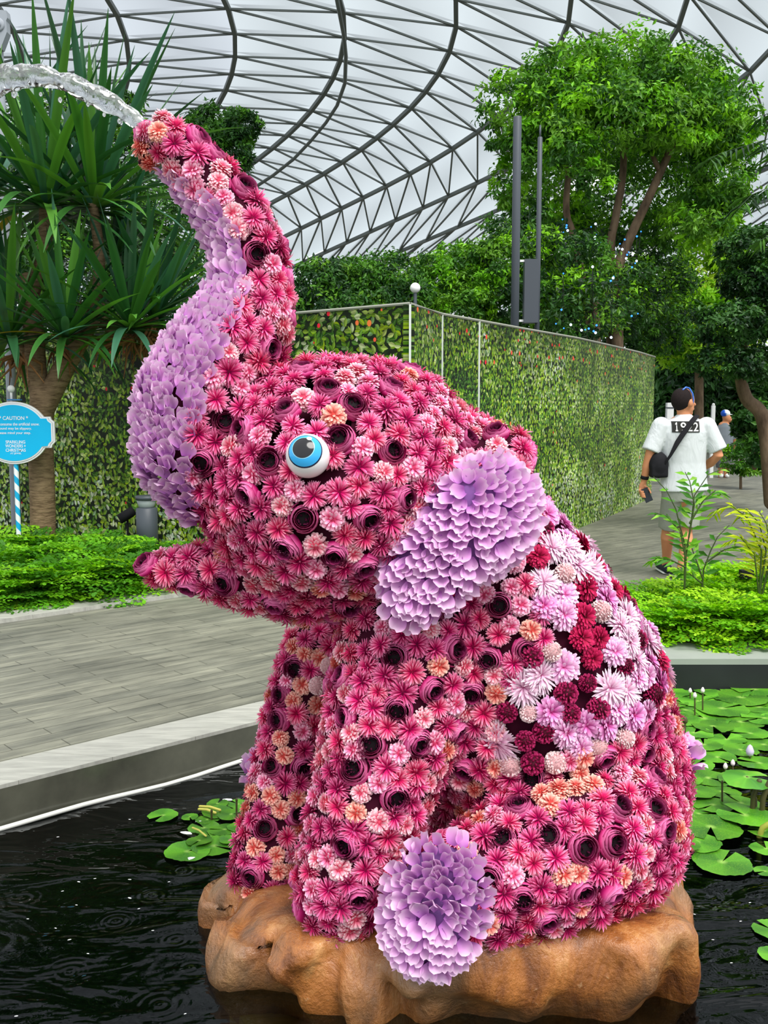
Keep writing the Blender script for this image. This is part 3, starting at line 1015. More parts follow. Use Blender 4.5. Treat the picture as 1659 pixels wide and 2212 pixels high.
RANUN = [ranunculus(.0355, rnd) for _ in range(4)]
SHORT = ((0, .6), (.55, .9), (.92, 1.1), (1, .6))
SPIDER = [pom(.060, 112, .12, .95, .12, lin(200, 96, 152), lin(240, 190, 220), lin(253, 234, 244), rnd, -4, cup=.15, flat=.62, curl=.05, core=lin(200, 90, 140), inner=.55) for _ in range(2)]
DAISY = [pom(.050, 96, .24, .78, .20, lin(196, 52, 140), lin(224, 116, 190), lin(244, 190, 230), rnd, -10, ROUND, .15, .75, .1, lin(200, 60, 130), .6),
         pom(.049, 96, .24, .78, .19, lin(206, 78, 150), lin(234, 152, 208), lin(250, 216, 240), rnd, -10, ROUND, .15, .75, .1, lin(206, 70, 130), .6)]
CRIM = [pom(.040, 150, .66, .27, .15, lin(84, 2, 36), lin(128, 8, 58), lin(186, 44, 104), rnd, -30, SHORT, core=lin(70, 2, 28)),
        pom(.044, 96, .30, .66, .19, lin(104, 2, 34), lin(164, 8, 60), lin(208, 40, 98), rnd, -10, ROUND, .15, .8, .15, lin(90, 2, 26), .7)]
CREAM = [pom(.038, 170, .74, .20, .14, lin(206, 150, 156), lin(236, 196, 200), lin(252, 232, 230), rnd, -40, SHORT, core=lin(210, 160, 164))]
for G_ in (SPIDER, DAISY, CRIM, CREAM, HOT, PALE, RANUN):
    for q in G_: q.arrays()


def silk(L, W, rnd):
    NU, NV = 6, 6; V, C = [], []
    b, m_, e = np.array(lin(182, 104, 192)), np.array(lin(230, 168, 224)), np.array(lin(250, 218, 244))
    f1, f2 = rnd.uniform(0, 6), rnd.uniform(0, 6)
    for i in range(NV):
        t = i / (NV - 1)
        for q in range(NU):
            s = q / (NU - 1) * 2 - 1
            w = W * (.30 + .75 * math.sin(PI * min(1, .1 + t * .62)))
            x = L * t * (1 - .22 * s * s * t + .07 * t * math.sin(s * 7 + f2))
            ru = .10 * L * t * math.sin(s * 5 + f1) + .05 * L * t * math.sin(s * 11 + f2)
            z = L * (.06 * t + .34 * t * t) + .30 * W * s * s * (1 - .3 * t) + ru * .9
            V.append((x, s * w / 2, z))
            vein = 1 + .11 * math.cos(s * 14)
            c = b + (m_ - b) * min(1, t * 1.7) if t < .6 else m_ + (e - m_) * (t - .6) / .4
            C.append(np.clip(c * vein, 0, 1))
    F = [(i * NU + q, i * NU + q + 1, (i + 1) * NU + q + 1, (i + 1) * NU + q) for i in range(NV - 1) for q in range(NU - 1)]
    return Geo().add(V, F, C)


SILK = [silk(.042, .043, rnd) for _ in range(8)]


def basis(n, tipdir=None, spin=0.0, tilt=0.0):
    """rotation with +Z along n, +X towards tipdir"""
    n = n / np.linalg.norm(n)
    if tipdir is None:
        x, y, _ = frame_of(n)
    else:
        x = tipdir - n * (tipdir @ n)
        if np.linalg.norm(x) < 1e-4: x = frame_of(n)[0]
        x = x / np.linalg.norm(x); y = np.cross(n, x)
    B = np.stack([x, y, n], 1)
    return B @ rotz(spin) @ roty(-tilt)


def petals_on(idx, tipfun, name, parent, tilt=.22, sc=1.0, tint=None):
    g = Geo(); by = {}
    for i in idx:
        k = rnd.randrange(len(SILK))
        s = sc * rnd.uniform(.88, 1.14)
        by.setdefault(k, []).append((basis(NRM[i], tipfun(i), rnd.uniform(-.5, .5), tilt - .08 + rnd.uniform(-.2, .25)) * s, cand[i] + NRM[i] * .004, np.array([1, 1, 1]) * rnd.uniform(.92, 1.06)))
    for k, q in by.items():
        g.inst(SILK[k], np.array([a for a, _, _ in q]), np.array([b for _, b, _ in q]), np.array([c for _, _, c in q]))
    o = g.obj(name, M_SILK, parent)
    o['kind'] = 'stuff'
    return o


# ---- choose sites
ROSES = [(485, 910), (523, 930), (437, 998), (583, 995), (540, 1055), (625, 880), (770, 880), (740, 950), (850, 972), (1008, 948), (1070, 930), (872, 1080), (670, 1120), (793, 1117), (622, 1190),
         (725, 1185), (790, 1228), (595, 1303), (752, 1303), (490, 1255), (405, 1275), (460, 340), (525, 405), (555, 545), (638, 605), (580, 755), (632, 690), (310, 1208), (970, 1322), (1080, 1305),
         (850, 1415), (978, 1412), (1055, 1418), (930, 1490), (1015, 1497), (860, 1535), (752, 1545), (990, 1575), (740, 1460), (805, 1610), (905, 1610), (765, 1665), (1000, 1665), (855, 1725),
         (755, 1825), (770, 1940), (640, 1965), (1150, 1682), (1120, 1742), (1135, 1410), (1185, 1810), (1270, 1825), (1330, 1825), (1055, 1900), (1130, 1945), (1180, 1985), (1255, 1925), (1395, 1578),
         (1392, 1622), (1085, 1815), (1325, 1930), (1410, 1750), (575, 1795), (545, 1895), (578, 1950), (640, 1760), (592, 1660), (612, 1500), (655, 1655), (600, 1560), (430, 300), (655, 800), (850, 835),
         (700, 840), (890, 800), (1160, 1005), (1340, 1745), (1440, 1790), (1300, 1640), (640, 1445), (855, 1935), (1420, 1680)]
ok_f = ~zone_lil & ~zone_blk & ~zone_foot & ~in_ear(cand, .028)
rose_i = []
for x, y in ROSES:
    d = (px - x) ** 2 + (py - y) ** 2
    m = np.where((d < 30 ** 2) & vis & ok_f)[0]
    if len(m):
        j = m[np.argmin(d[m])]
        if all(np.linalg.norm(cand[j] - cand[q]) > .05 for q in rose_i): rose_i.append(int(j))
eye_c = at(665, 985, 2.60); EYE_R = 48 * 2.6 / F_PX
eye_clear = np.linalg.norm(cand - eye_c, axis=1) > EYE_R + .002
order = np.argsort(-(vis.astype(int) * 2 + RNG.random(len(cand))))
flower_ok = np.where(ok_f & eye_clear)[0]
flower_idx = poisson([i for i in order if ok_f[i] and eye_clear[i]], .0435, [cand[i] for i in rose_i], .050)
blk_idx = poisson([i for i in order if zone_blk[i] and not in_ear(cand[i:i + 1], .02)[0]], .056)
lil_idx = poisson([i for i in order if zone_lil[i]], .0185)
EXTRA_CREAM = [(682, 1478), (708, 1432)]

elephant = empty('elephant_sculpture', (at(900, 1950, 3.0)[0], 3.0, .04),
                 'giant seated elephant sculpture covered in pink and magenta silk flowers, trunk raised', 'sculpture')
SEC_NAME = {'near_foreleg': 'foreleg', 'far_foreleg': 'foreleg', 'near_hind_leg': 'hind_leg', 'far_hind_leg': 'hind_leg', 'ear_back': 'ear_root'}
SECO = {}
for k, name in enumerate(SECS):
    c = CH[name]
    g = Geo()
    pts, rad = [], []
    for i in range(len(c) - 1):
        for f_ in np.linspace(0, 1, 5, endpoint=(i == len(c) - 2)):
            q = c[i] * (1 - f_) + c[i + 1] * f_
            pts.append(q[:3]); rad.append(max(q[3] - SHR - .008, .01))
    loft(g, pts, rad, 24, (1, 1, 1))
    SECO[name] = g.obj(SEC_NAME.get(name, name), M_CORE_L if name == 'tail' else M_CORE, elephant)
ear = EAR.mesh().obj('ear', M_CORE_L, elephant)
sole = FOOT.mesh().obj('foot_sole', M_CORE_L, elephant)
blanket_o = empty('flower_blanket', (0, 0, 0)); blanket_o.parent = elephant
blanket_o.location = -elephant.location

MESHES = {}


def bloom_mesh(kind, lst, k):
    key = (kind, k)
    if key not in MESHES:
        MESHES[key] = lst[k].mesh(kind, M_PETAL)
    return MESHES[key]


def place_bloom(kind, lst, k, P, B, parent):
    o = bpy.data.objects.new(kind, bloom_mesh(kind, lst, k)); COL.objects.link(o)
    o.parent = parent
    off = Vector((0, 0, 0)); q = parent
    while q is not None:
        off += q.location; q = q.parent
    M = Matrix.Identity(4)
    for a in range(3):
        for b in range(3): M[a][b] = B[a, b]
        M[a][3] = P[a] - off[a]
    o.matrix_basis = M
    return o


PALE_P = {'head': .30, 'trunk': .34, 'lower_jaw': .34}
items = []
for i in rose_i: items.append((i, 'dark_ranunculus', RANUN))
noisev = lambda p: noise.noise(Vector(p) * 3.0)
for i in flower_idx:
    s = SECS[sec[i]]
    r = rnd.random()
    if not vis[i] and r > .93: items.append((i, 'dark_ranunculus', RANUN))
    else:
        lip = s == 'trunk' and px[i] < 372 and py[i] < 400
        pale = r < (.85 if lip else PALE_P.get(s, .36))
        items.append((i, 'pale_pink_bloom' if pale else 'hot_pink_bloom', PALE if pale else HOT))
size = np.clip(facing, .05, 1) / dep ** 2 * vis
quota = {}
items.sort(key=lambda a: -size[a[0]])
rest = {}
for i, kind, lst in items:
    s = SECS[sec[i]]
    sc = rnd.uniform(.86, 1.12)
    if lst is RANUN: sc = rnd.uniform(.92, 1.1)
    n = NRM[i] + RNG.normal(size=3) * .13
    B = basis(n, None, rnd.random() * 6.28) * sc
    P = cand[i] - NRM[i] * .006
    if kind == 'pale_pink_bloom':
        warm = .8 if s == 'far_foreleg' else .55 if (s == 'trunk' and py[i] < 400 and px[i] < 372) else (.35 if s in ('torso', 'near_hind_leg') and px[i] > 980 else .11)
        k = 2 if rnd.random() < warm else rnd.randrange(2)
    else:
        k = rnd.randrange(len(lst))
    quota[kind] = quota.get(kind, 0) + 1
    if quota[kind] <= 100 and size[i] > 0:
        place_bloom(kind, lst, k, P, B, SECO[s])
    else:
        rest.setdefault(s, {}).setdefault((kind, k), []).append((B, P))
ALLB = {'hot_pink_bloom': HOT, 'pale_pink_bloom': PALE, 'dark_ranunculus': RANUN}
for s, d in rest.items():
    g = Geo()
    for (kind, k), q in d.items():
        g.inst(ALLB[kind][k], np.array([a for a, _ in q]), np.array([b for _, b in q]), np.array([[1, 1, 1]] * len(q)) * RNG.uniform(.9, 1.08, (len(q), 1)))
    o = g.obj('flower_covering', M_PETAL, SECO[s]); o['kind'] = 'stuff'

KB = {'white_spider_bloom': SPIDER, 'lilac_daisy_bloom': DAISY, 'crimson_pompon': CRIM, 'cream_pompon': CREAM}
for x, y in EXTRA_CREAM:
    d = (px - x) ** 2 + (py - y) ** 2
    mm = np.where((d < 40 ** 2) & vis)[0]
    if len(mm):
        j = mm[np.argmin(d[mm])]
        place_bloom('cream_pompon', CREAM, 0, cand[j] + NRM[j] * .035, basis(NRM[j]), SECO[SECS[sec[j]]])
brest = {}; bq = {}
blk_idx.sort(key=lambda i: -size[i])
for i in blk_idx:
    x, y = px[i], py[i]
    r = rnd.random()
    right = np.clip((x - (1080 + (y - 1050) * .42)) / 260, 0, 1)
    low = (x < 1185 and y > 1460) or (1120 < x < 1210 and 1330 < y < 1480)
    if low: kind = 'crimson_pompon' if r < .75 else ('cream_pompon' if r < .87 else 'white_spider_bloom')
    else: kind = 'white_spider_bloom' if r < .14 + .30 * right else ('lilac_daisy_bloom' if r < .58 + .12 * right else ('crimson_pompon' if r < .90 else 'cream_pompon'))
    lst = KB[kind]; k = rnd.randrange(len(lst)); 
    if low and kind == 'crimson_pompon': k = 0
    sc = rnd.uniform(.82, 1.12)
    B = basis(NRM[i] + RNG.normal(size=3) * .18, None, rnd.random() * 6.28) * sc
    P = cand[i] + NRM[i] * rnd.uniform(-.006, .008)
    bq[kind] = bq.get(kind, 0) + 1
    if size[i] > 0 and bq[kind] <= 100: place_bloom(kind, lst, k, P, B, blanket_o)
    else: brest.setdefault((kind, k), []).append((B, P))
if brest:
    g = Geo()
    for (kind, k), q in brest.items(): g.inst(KB[kind][k], np.array([a for a, _ in q]), np.array([b for _, b in q]))
    o = g.obj('flower_covering', M_PETAL, blanket_o); o['kind'] = 'stuff'

# ---- lilac silk petals
trk_axis = {}
def tip_trunk(i):
    c = CH['trunk']; d = [np.linalg.norm(cand[i] - q[:3]) for q in c]; j = max(1, int(np.argmin(d)))
    return c[j - 1][:3] - c[j][:3]
lz = lambda z: [i for i in lil_idx if z[i]]
petals_on(lz(lilac_trunk), tip_trunk, 'silk_petals', SECO['trunk'], .08)
petals_on(lz(zone_ffoot), lambda i: np.array([-.3, 0, 1.0]), 'silk_petals', SECO['far_hind_leg'])
tc = CH['tail'][1][:3]
petals_on(lz(zone_tail), lambda i: cand[i] - tc + np.array([.05, 0, .03]), 'silk_petals', SECO['tail'], .5)
# ear and sole petals
b0_, bn_ = cand, NRM
cand, NRM = EAR.sample(9000)
petals_on(poisson(range(len(cand)), .0205), lambda i: (cand[i] - EAR.c) * .8 + np.array([-.01, 0, -.10]), 'silk_petals', ear, .26)
cand, NRM = FOOT.sample(6000)
petals_on(poisson(range(len(cand)), .0195), lambda i: (cand[i] - FOOT.c) + np.array([0, 0, .012]) + RNG.normal(size=3) * .012, 'silk_petals', sole, .36)
cand, NRM = b0_, bn_

# ---- eye
ev = CAMP - eye_c; ev /= np.linalg.norm(ev)
eR = np.cross(np.array([0, 0, 1.]), ev); eR /= np.linalg.norm(eR); eU = np.cross(ev, eR)
g = Geo(); ball(g, eye_c, EYE_R, lin(240, 240, 240), 40, 28)
eye = g.obj('eye', M_VGLOSS, elephant)


def cap(g, d, ang, lift, col, n=40, m=8):
    d = np.asarray(d, float); d /= np.linalg.norm(d); x, y, _ = frame_of(d)
    V, F = [eye_c + d * EYE_R * lift], []
    for i in range(1, m + 1):
        a = ang * i / m
        for j in range(n):
            b = 2 * PI * j / n
            V.append(eye_c + (d * math.cos(a) + (x * math.cos(b) + y * math.sin(b)) * math.sin(a)) * EYE_R * lift)
    for j in range(n): F.append((0, 1 + j, 1 + (j + 1) % n))
    for i in range(m - 1):
        for j in range(n):
            k = (j + 1) % n
            F.append((1 + i * n + j, 1 + (i + 1) * n + j, 1 + (i + 1) * n + k, 1 + i * n + k))
    return g.add(V, F, col)


def ed(x, y):
    z = math.sqrt(max(0, 1 - x * x - y * y)); return eR * x + eU * y + ev * z


for nm, (x, y), ang, lift, colr in [('iris_outline', (-.17, .30), 50, 1.006, lin(14, 24, 60)), ('iris', (-.17, .31), 46, 1.012, lin(48, 164, 226)), ('pupil_ring', (-.22, .40), 30.5, 1.017, lin(150, 214, 240)),
                                    ('pupil', (-.22, .40), 28.5, 1.022, lin(26, 26, 30)), ('painted_spot', (.07, .76), 6.5, 1.028, lin(250, 250, 250))]:
    cap(Geo(), ed(x, y), math.radians(ang), lift, colr).obj(nm, M_VGLOSS, eye)
# tongue in the open mouth
g = Geo(); loft(g, [at(478, 1166, 2.86), at(510, 1158, 2.86), at(560, 1150, 2.9)], [(.016, .03), (.02, .04), (.02, .05)], 14, (1, 1, 1))
g.obj('tongue', simple('red_felt', lin(190, 22, 30), .7, .2), elephant)

# ------------------------------------------------------------------ jet of water
wp_ = [(345, 305, 15), (318, 282, 17), (285, 253, 18), (245, 226, 20), (200, 203, 22), (150, 182, 22), (105, 170, 23), (60, 163, 24), (20, 165, 26), (-30, 176, 27), (-90, 200, 28), (-160, 240, 28)]
C_ = [S(x, y, r, 2.93) for x, y, r in wp_]
dense = []
for i in range(len(C_) - 1):
    for f_ in np.linspace(0, 1, 12, endpoint=False): dense.append(C_[i] * (1 - f_) + C_[i + 1] * f_)
g = Geo(); loft(g, [q[:3] for q in dense], [q[3] for q in dense], 28, (1, 1, 1))
g.arrays(); V = g.V[0]
cen = np.array([q[:3] for q in dense])
for n_ in range(len(V)):
    j = int(np.argmin(((cen - V[n_]) ** 2).sum(1)))
    r = V[n_] - cen[j]; grow = min(1.0, j / 45)
    q = Vector(V[n_])
    dsp = noise.noise(q * 17) * .55 + noise.noise(q * 42) * .26 + noise.noise(q * 95) * .06
    V[n_] = cen[j] + r * (1 + dsp * (.12 + .75 * grow))
t = NT('clear_water')
fr = t.n('Fresnel'); t.set(fr.inputs['IOR'], 1.45)
gl = t.n('BsdfGlossy'); t.set(gl.inputs['Roughness'], .05); t.set(gl.inputs['Color'], (1, 1, 1))
rf = t.n('BsdfRefraction'); t.set(rf.inputs['IOR'], 1.2); t.set(rf.inputs['Roughness'], .02); t.set(rf.inputs['Color'], (.97, .985, 1))
df = t.n('BsdfDiffuse'); t.set(df.inputs['Color'], lin(244, 248, 250))
nz = t.noise(40, 3, .6, t.coord())
foam = t.ramp(nz.outputs[0], [(.5, (.02, .02, .02)), (.72, (.45, .45, .45))])
sh = t.mixs(t.math('ADD', fr.outputs[0], .12, clamp=True), rf.outputs[0], gl.outputs[0])
M_JET = t.done(t.mixs(foam, sh, df.outputs[0]))
tag(g.obj('water_jet', M_JET), 'arching jet of clear water spraying from the raised trunk', 'water jet')
for k, (x, y, r) in enumerate([(258, 262, 5), (225, 248, 4), (262, 232, 5), (190, 226, 4), (130, 216, 5), (30, 205, 6), (88, 204, 4)]):
    g = Geo(); q = S(x, y, r, 2.92); ball(g, q[:3], (q[3], q[3], q[3] * 1.3), (1, 1, 1), 10, 7)
    tag(g.obj('water_drop', M_JET), 'tiny water drop falling just below the water jet', 'water drop', 'drops under the water jet')

# ------------------------------------------------------------------ rock
rc = np.array([at(1006, 2000, 3.16)[0], 3.2]); RX, RY, RTOP = .79, .66, .06
g = Geo(); NA = 240
rrk = random.Random(21)
facets = []
a = 0.0
while a < 2 * PI - .12:
    facets.append((a, rrk.uniform(.90, 1.0), rrk.uniform(-.55, .35), rrk.uniform(-.03, .05), rrk.uniform(-.075, .05))); a += rrk.uniform(.2, .42)


def facet(a, z):
    """radius of the boulder cut by slanted planes"""
    best = []
    for b, d, tl, h, of in facets:
        c = math.cos(a - b)
        if c > .35: best.append(((d + tl * (z + .08)) / c, h, of))
    m_ = min(q[0] for q in best); k = .009
    w = [math.exp(-(q[0] - m_) / k) for q in best]
    r = m_ - k * math.log(sum(w)) * .6
    sw = sum(w)
    return r + sum(q[2] * x for q, x in zip(best, w)) / sw, sum(q[1] * x for q, x in zip(best, w)) / sw


sites = [(rrk.uniform(0, 2 * PI), rrk.uniform(-.30, .08), rrk.uniform(-.055, .05), rrk.uniform(-.45, .45), rrk.uniform(-.9, .5)) for _ in range(46)]


def chunk(a, z):
    """broken blocky faces on the side of the boulder"""
    D = []
    for sa, sz, o, ga, gz in sites:
        da = (a - sa + PI) % (2 * PI) - PI; dx = da * .75; dz = (z - sz) * .55
        D.append((math.hypot(dx, dz), o + ga * dx * .6 + gz * (z - sz) * .35))
    m_ = min(d for d, _ in D); w = [math.exp(-(d - m_) / .010) for d, _ in D]
    return sum(v * x for (_, v), x in zip(D, w)) / sum(w)


prof = [(0, .0), (.3, .0), (.55, .0), (.72, .004), (.82, .006), (.89, 0.0), (.94, -.014), (.965, -.035), (.98, -.06), (.99, -.085), (1.0, -.11), (1.0, -.14), (.995, -.17), (.985, -.20), (.96, -.235), (.93, -.28), (.88, -.36), (.82, -.48), (.78, -.72)]
V, F = [], []
for i, (r, z) in enumerate(prof):
    for j in range(NA):
        a = 2 * PI * j / NA
        fr_, fh = facet(a, z)
        sup = (abs(math.cos(a)) ** 2.4 + abs(math.sin(a)) ** 2.4) ** (-1 / 2.4)
        edge = min(1, max(0, (r - .55) / .35)) if i < 6 else 1
        rr_ = r * sup * (1 + (fr_ * 1.06 - 1) * edge)
        p = Vector((rc[0] + RX * rr_ * math.cos(a), rc[1] + RY * rr_ * math.sin(a), 0))
        hz = noise.noise(Vector((p.x * 2.3, p.y * 2.3, 1.7))) * .03 + fh * edge * (1 if i < 10 else .4)
        slope = (-.11 * max(0, -math.cos(a) * r) - .05 * max(0, math.sin(a) * r) - .02 * max(0, math.cos(a) * r) + .03 * max(0, -math.sin(a) * r)) * (1 if i < 9 else .5)
        rid = abs(noise.noise(Vector((math.cos(a) * 4.1, math.sin(a) * 4.1, z * 1.2)))) * .07 * edge
        out = -rid + chunk(a, z) * edge + noise.noise(Vector((p.x * 5, p.y * 5, z * 5))) * .02 * edge + noise.noise(Vector((p.x * 16, p.y * 16, z * 13))) * .009 * edge
        V.append((p.x + math.cos(a) * out, p.y + math.sin(a) * out, RTOP + z + hz + slope + (noise.noise(Vector((p.x * 9, p.y * 9, z * 9))) * .012 if i else 0)))
for i in range(len(prof) - 1):
    for j in range(NA):
        k = (j + 1) % NA
        F.append((i * NA + j, (i + 1) * NA + j, (i + 1) * NA + k, i * NA + k))
g.add(V, F, (1, 1, 1))
t = NT('brown_rock')
co = t.coord()
mp = t.n('Mapping'); t.set(mp.inputs['Vector'], co); mp.inputs['Scale'].default_value = (1, 1, .4)
n1 = t.noise(7, 7, .65, mp.outputs[0], dist=.5); n2 = t.noise(30, 5, .7, co); n3 = t.noise(3, 3, .5, co)
c = t.ramp(n1.outputs[0], [(.25, lin(52, 30, 16)), (.42, lin(120, 70, 32)), (.56, lin(166, 104, 50)), (.74, lin(204, 150, 92))])
c = t.mix(t.ramp(n3.outputs[0], [(.45, (0, 0, 0)), (.65, (.6, .6, .6))]), c, lin(120, 104, 80))
c = t.mix(t.ramp(n2.outputs[0], [(.62, (0, 0, 0)), (.75, (.5, .5, .5))]), c, lin(206, 172, 128))
hh = t.math('MULTIPLY_ADD', n1.outputs[0], 1.0, t.math('MULTIPLY', n2.outputs[0], .3))
M_ROCK = t.done(t.bsdf(c, .3, .6, 0, t.bump(hh, .8, .03)))
q = ground(590, 2168, -.26)
g2 = Geo(); box(g2, q + np.array([0, 0, -.1]), (.20, .26, .16), (1, 1, 1), [(.9, .43, 0), (-.43, .9, 0), (0, 0, 1)])
tag(g2.obj('stone_slab', simple('submerged_stone', lin(196, 158, 84), .8, .2, vary=.4, vscale=9), None, False), 'tan stone slab lying under the water at the foot of the boulder', 'slab')
ro = g.obj('rock', M_ROCK)
tag(ro, 'brown boulder plinth in the pool carrying the flower elephant', 'rock')
# ================================================================== plants
LEAFQ = (np.array([(0, 0, 0), (.45, -.5, .07), (.5, 0, -.04), (.45, .5, .07), (1, 0, -.10)]), [(0, 1, 2), (0, 2, 3), (1, 4, 2), (2, 4, 3)])


def rand_rot(n, outward=None, up=.35, spread=.6):
    """n rotation matrices: leaf X axis outward and drooping, Z roughly up/outward"""
    z = RNG.normal(size=(n, 3)) * spread + np.array([0, 0, up])
    if outward is not None: z = z + outward * .8
    z /= np.linalg.norm(z, axis=1)[:, None]
    x = RNG.normal(size=(n, 3)) + (outward * .7 if outward is not None else 0) + np.array([0, 0, -.35])
    x -= z * (x * z).sum(1)[:, None]; x /= np.linalg.norm(x, axis=1)[:, None]
    y = np.cross(z, x)
    return np.stack([x, y, z], 2)


def leaf_cloud(g, blobs, n, size, cols, width=.42, clump=.3, up=.35, fill=.25):
    """leaves in clumps on the skin of ellipsoids; blobs: (centre, (rx, ry, rz))"""
    vol = np.array([b[1][0] * b[1][2] for b in blobs]); vol /= vol.sum()
    base = Geo().add(LEAFQ[0] * np.array([1, width, 1]), LEAFQ[1], (1, 1, 1))
    cols = np.array(cols)
    for (c, r), w in zip(blobs, vol):
        m = int(n * w); r = np.array(r)
        nc = max(8, int(m / 42))
        v = RNG.normal(size=(nc, 3)); v /= np.linalg.norm(v, axis=1)[:, None]
        cc = v * (1 - fill * RNG.random((nc, 1)) ** 1.5)
        k = RNG.integers(0, nc, m)
        rel = RNG.normal(size=(m, 3)); rel /= np.linalg.norm(rel, axis=1)[:, None]
        cr = clump * (.6 + .8 * RNG.random(nc)) * r.mean()
        pos = cc[k] * r + rel * (cr[k] * RNG.random(m) ** .4)[:, None] * np.array([1, 1, .65])
        out = cc[k] * .6 + rel * .6
        M = rand_rot(m, out, up)
        s = size * (.65 + .7 * RNG.random(m))
        ci = cols[RNG.integers(0, len(cols), nc)][k] * (.8 + .4 * RNG.random((m, 1)))
        g.inst(base, M * s[:, None, None], pos + np.asarray(c), ci)
    return g


def pb(px, py, rx, ry, Y, rd=None):
    """ellipsoid from photo-sized radii at depth Y"""
    s = Y / F_PX
    return (at(px, py, Y), (rx * s, (rd if rd is not None else (rx + ry) * .5) * s, ry * s))


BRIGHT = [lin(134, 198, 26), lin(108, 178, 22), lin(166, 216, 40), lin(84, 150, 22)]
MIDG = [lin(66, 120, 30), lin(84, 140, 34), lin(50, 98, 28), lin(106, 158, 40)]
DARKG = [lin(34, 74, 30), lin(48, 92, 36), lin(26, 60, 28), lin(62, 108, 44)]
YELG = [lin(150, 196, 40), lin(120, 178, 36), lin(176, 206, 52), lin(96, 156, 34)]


def limb(g, pts, Y, r0, r1, seg=10, dY=None):
    P = []
    n = len(pts)
    for i, p in enumerate(pts):
        P.append(at(p[0], p[1], Y + (p[2] if len(p) > 2 else 0)))
    # smooth resample
    P = np.array(P); m = 6
    Q = []
    for i in range(n - 1):
        p0, p1, p2, p3 = P[max(i - 1, 0)], P[i], P[i + 1], P[min(i + 2, n - 1)]
        for s in np.linspace(0, 1, m, endpoint=(i == n - 2)):
            Q.append(.5 * ((2 * p1) + (p2 - p0) * s + (2 * p0 - 5 * p1 + 4 * p2 - p3) * s * s + (3 * p1 - p0 - 3 * p2 + p3) * s ** 3))
    loft(g, Q, list(np.linspace(r0, r1, len(Q))), seg, (1, 1, 1))
    return g


def tree(name, label, cat, base_xy, blobs, n, size, cols, stems=(), width=.42, bark=M_BARK2, group=None, clump=.3, up=.35, fill=.25, mat=M_LEAF):
    r = empty(name, (base_xy[0], base_xy[1], 0), label, cat, group)
    leaf_cloud(Geo(), blobs, n, size, cols, width, clump, up, fill).obj('foliage', mat, r, False)
    for pts, Y, r0, r1 in stems:
        limb(Geo(), pts, Y, r0, r1).obj('trunk', bark, r)
    return r


def gb(px, Y):
    return at(px, 1100, Y)[:2]


# big umbrella-shaped fig
tree('fig_tree', 'tall umbrella-crowned fig tree with dark stems rising behind the two grey posts', 'tree', gb(1330, 16.3),
     [pb(1130, 235, 90, 75, 16), pb(1230, 185, 110, 80, 16.2), pb(1350, 165, 120, 85, 16.2), pb(1460, 180, 110, 85, 16.2), pb(1550, 250, 85, 85, 16), pb(1585, 290, 55, 55, 16),
      pb(1190, 300, 90, 50, 15.6), pb(1330, 250, 150, 60, 15.7), pb(1470, 270, 100, 55, 15.7), pb(1095, 285, 50, 40, 16), pb(1345, 250, 230, 110, 17.4), pb(1350, 400, 230, 110, 18.6),
      pb(1235, 325, 55, 42, 15.2), pb(1285, 385, 40, 45, 15.4), pb(1560, 370, 55, 90, 16.2), pb(1505, 470, 70, 60, 16.3), pb(1105, 400, 42, 60, 16.3), pb(1440, 500, 80, 40, 17.5), pb(1190, 470, 90, 40, 17.5), pb(1560, 440, 50, 60, 16.5)],
     62000, .10, BRIGHT[:2] + MIDG, [([(1335, 1020), (1335, 620), (1350, 540), (1400, 430), (1445, 330), (1480, 240)], 16.3, .10, .05), ([(1325, 1020), (1318, 580), (1330, 470), (1345, 380), (1350, 240)], 16.5, .08, .05),
                                    ([(1330, 1020), (1250, 560), (1224, 460), (1228, 350), (1215, 230)], 16.4, .07, .04), ([(1428, 375), (1405, 320), (1390, 230)], 16.3, .045, .03)])
# lower tree under it
tree('shrub_tree', 'dense dark bushy tree right behind the printed wall, blue lights in its leaves', 'tree', gb(1280, 15),
     [pb(1105, 560, 95, 90, 15), pb(1090, 640, 70, 60, 14.6), pb(1220, 590, 110, 90, 15), pb(1330, 640, 100, 80, 16.6), pb(1250, 670, 120, 60, 14.4), pb(1420, 640, 80, 90, 19.5), pb(1150, 500, 60, 50, 15.4), pb(1400, 710, 80, 50, 19.5), pb(1330, 560, 90, 60, 17)],
     26000, .09, MIDG + DARKG + BRIGHT[:1], [([(1290, 1030), (1285, 640)], 15.2, .09, .07)])
for i, (lab, blobs, n, cols) in enumerate([
    ('bushy green tree over the wall just right of the raised trunk', [pb(700, 625, 75, 60, 14), pb(760, 610, 70, 55, 14.2), pb(730, 670, 100, 40, 13.8)], 10500, MIDG + DARKG),
    ('middle bushy tree over the wall with a white globe lamp before it', [pb(840, 605, 85, 52, 14.6), pb(880, 640, 80, 45, 14.2), pb(810, 660, 70, 40, 14)], 10500, MIDG + DARKG[:2]),
    ('bushy green tree over the wall just left of the taller grey post', [pb(960, 595, 75, 60, 14.8), pb(1010, 600, 70, 75, 15), pb(980, 655, 90, 45, 14.4), pb(1060, 590, 50, 70, 14.6)], 12000, MIDG + BRIGHT[:2])]):
    cx = blobs[0][0]
    tree('hedge_tree', lab, 'tree', (cx[0], cx[1]), blobs, n, .075, cols, [([(project(cx)[0], 1010), (project(cx)[0], 640)], float(cx[1]), .07, .05)], group=None)
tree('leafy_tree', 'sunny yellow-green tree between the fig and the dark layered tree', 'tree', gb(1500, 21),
     [pb(1530, 590, 70, 80, 21), pb(1480, 700, 80, 90, 20.5), pb(1560, 720, 70, 80, 20.5), pb(1440, 660, 60, 60, 21), pb(1590, 540, 60, 50, 21.5)], 15000, .13, YELG + BRIGHT, [([(1510, 1010), (1510, 640)], 21, .1, .08)])
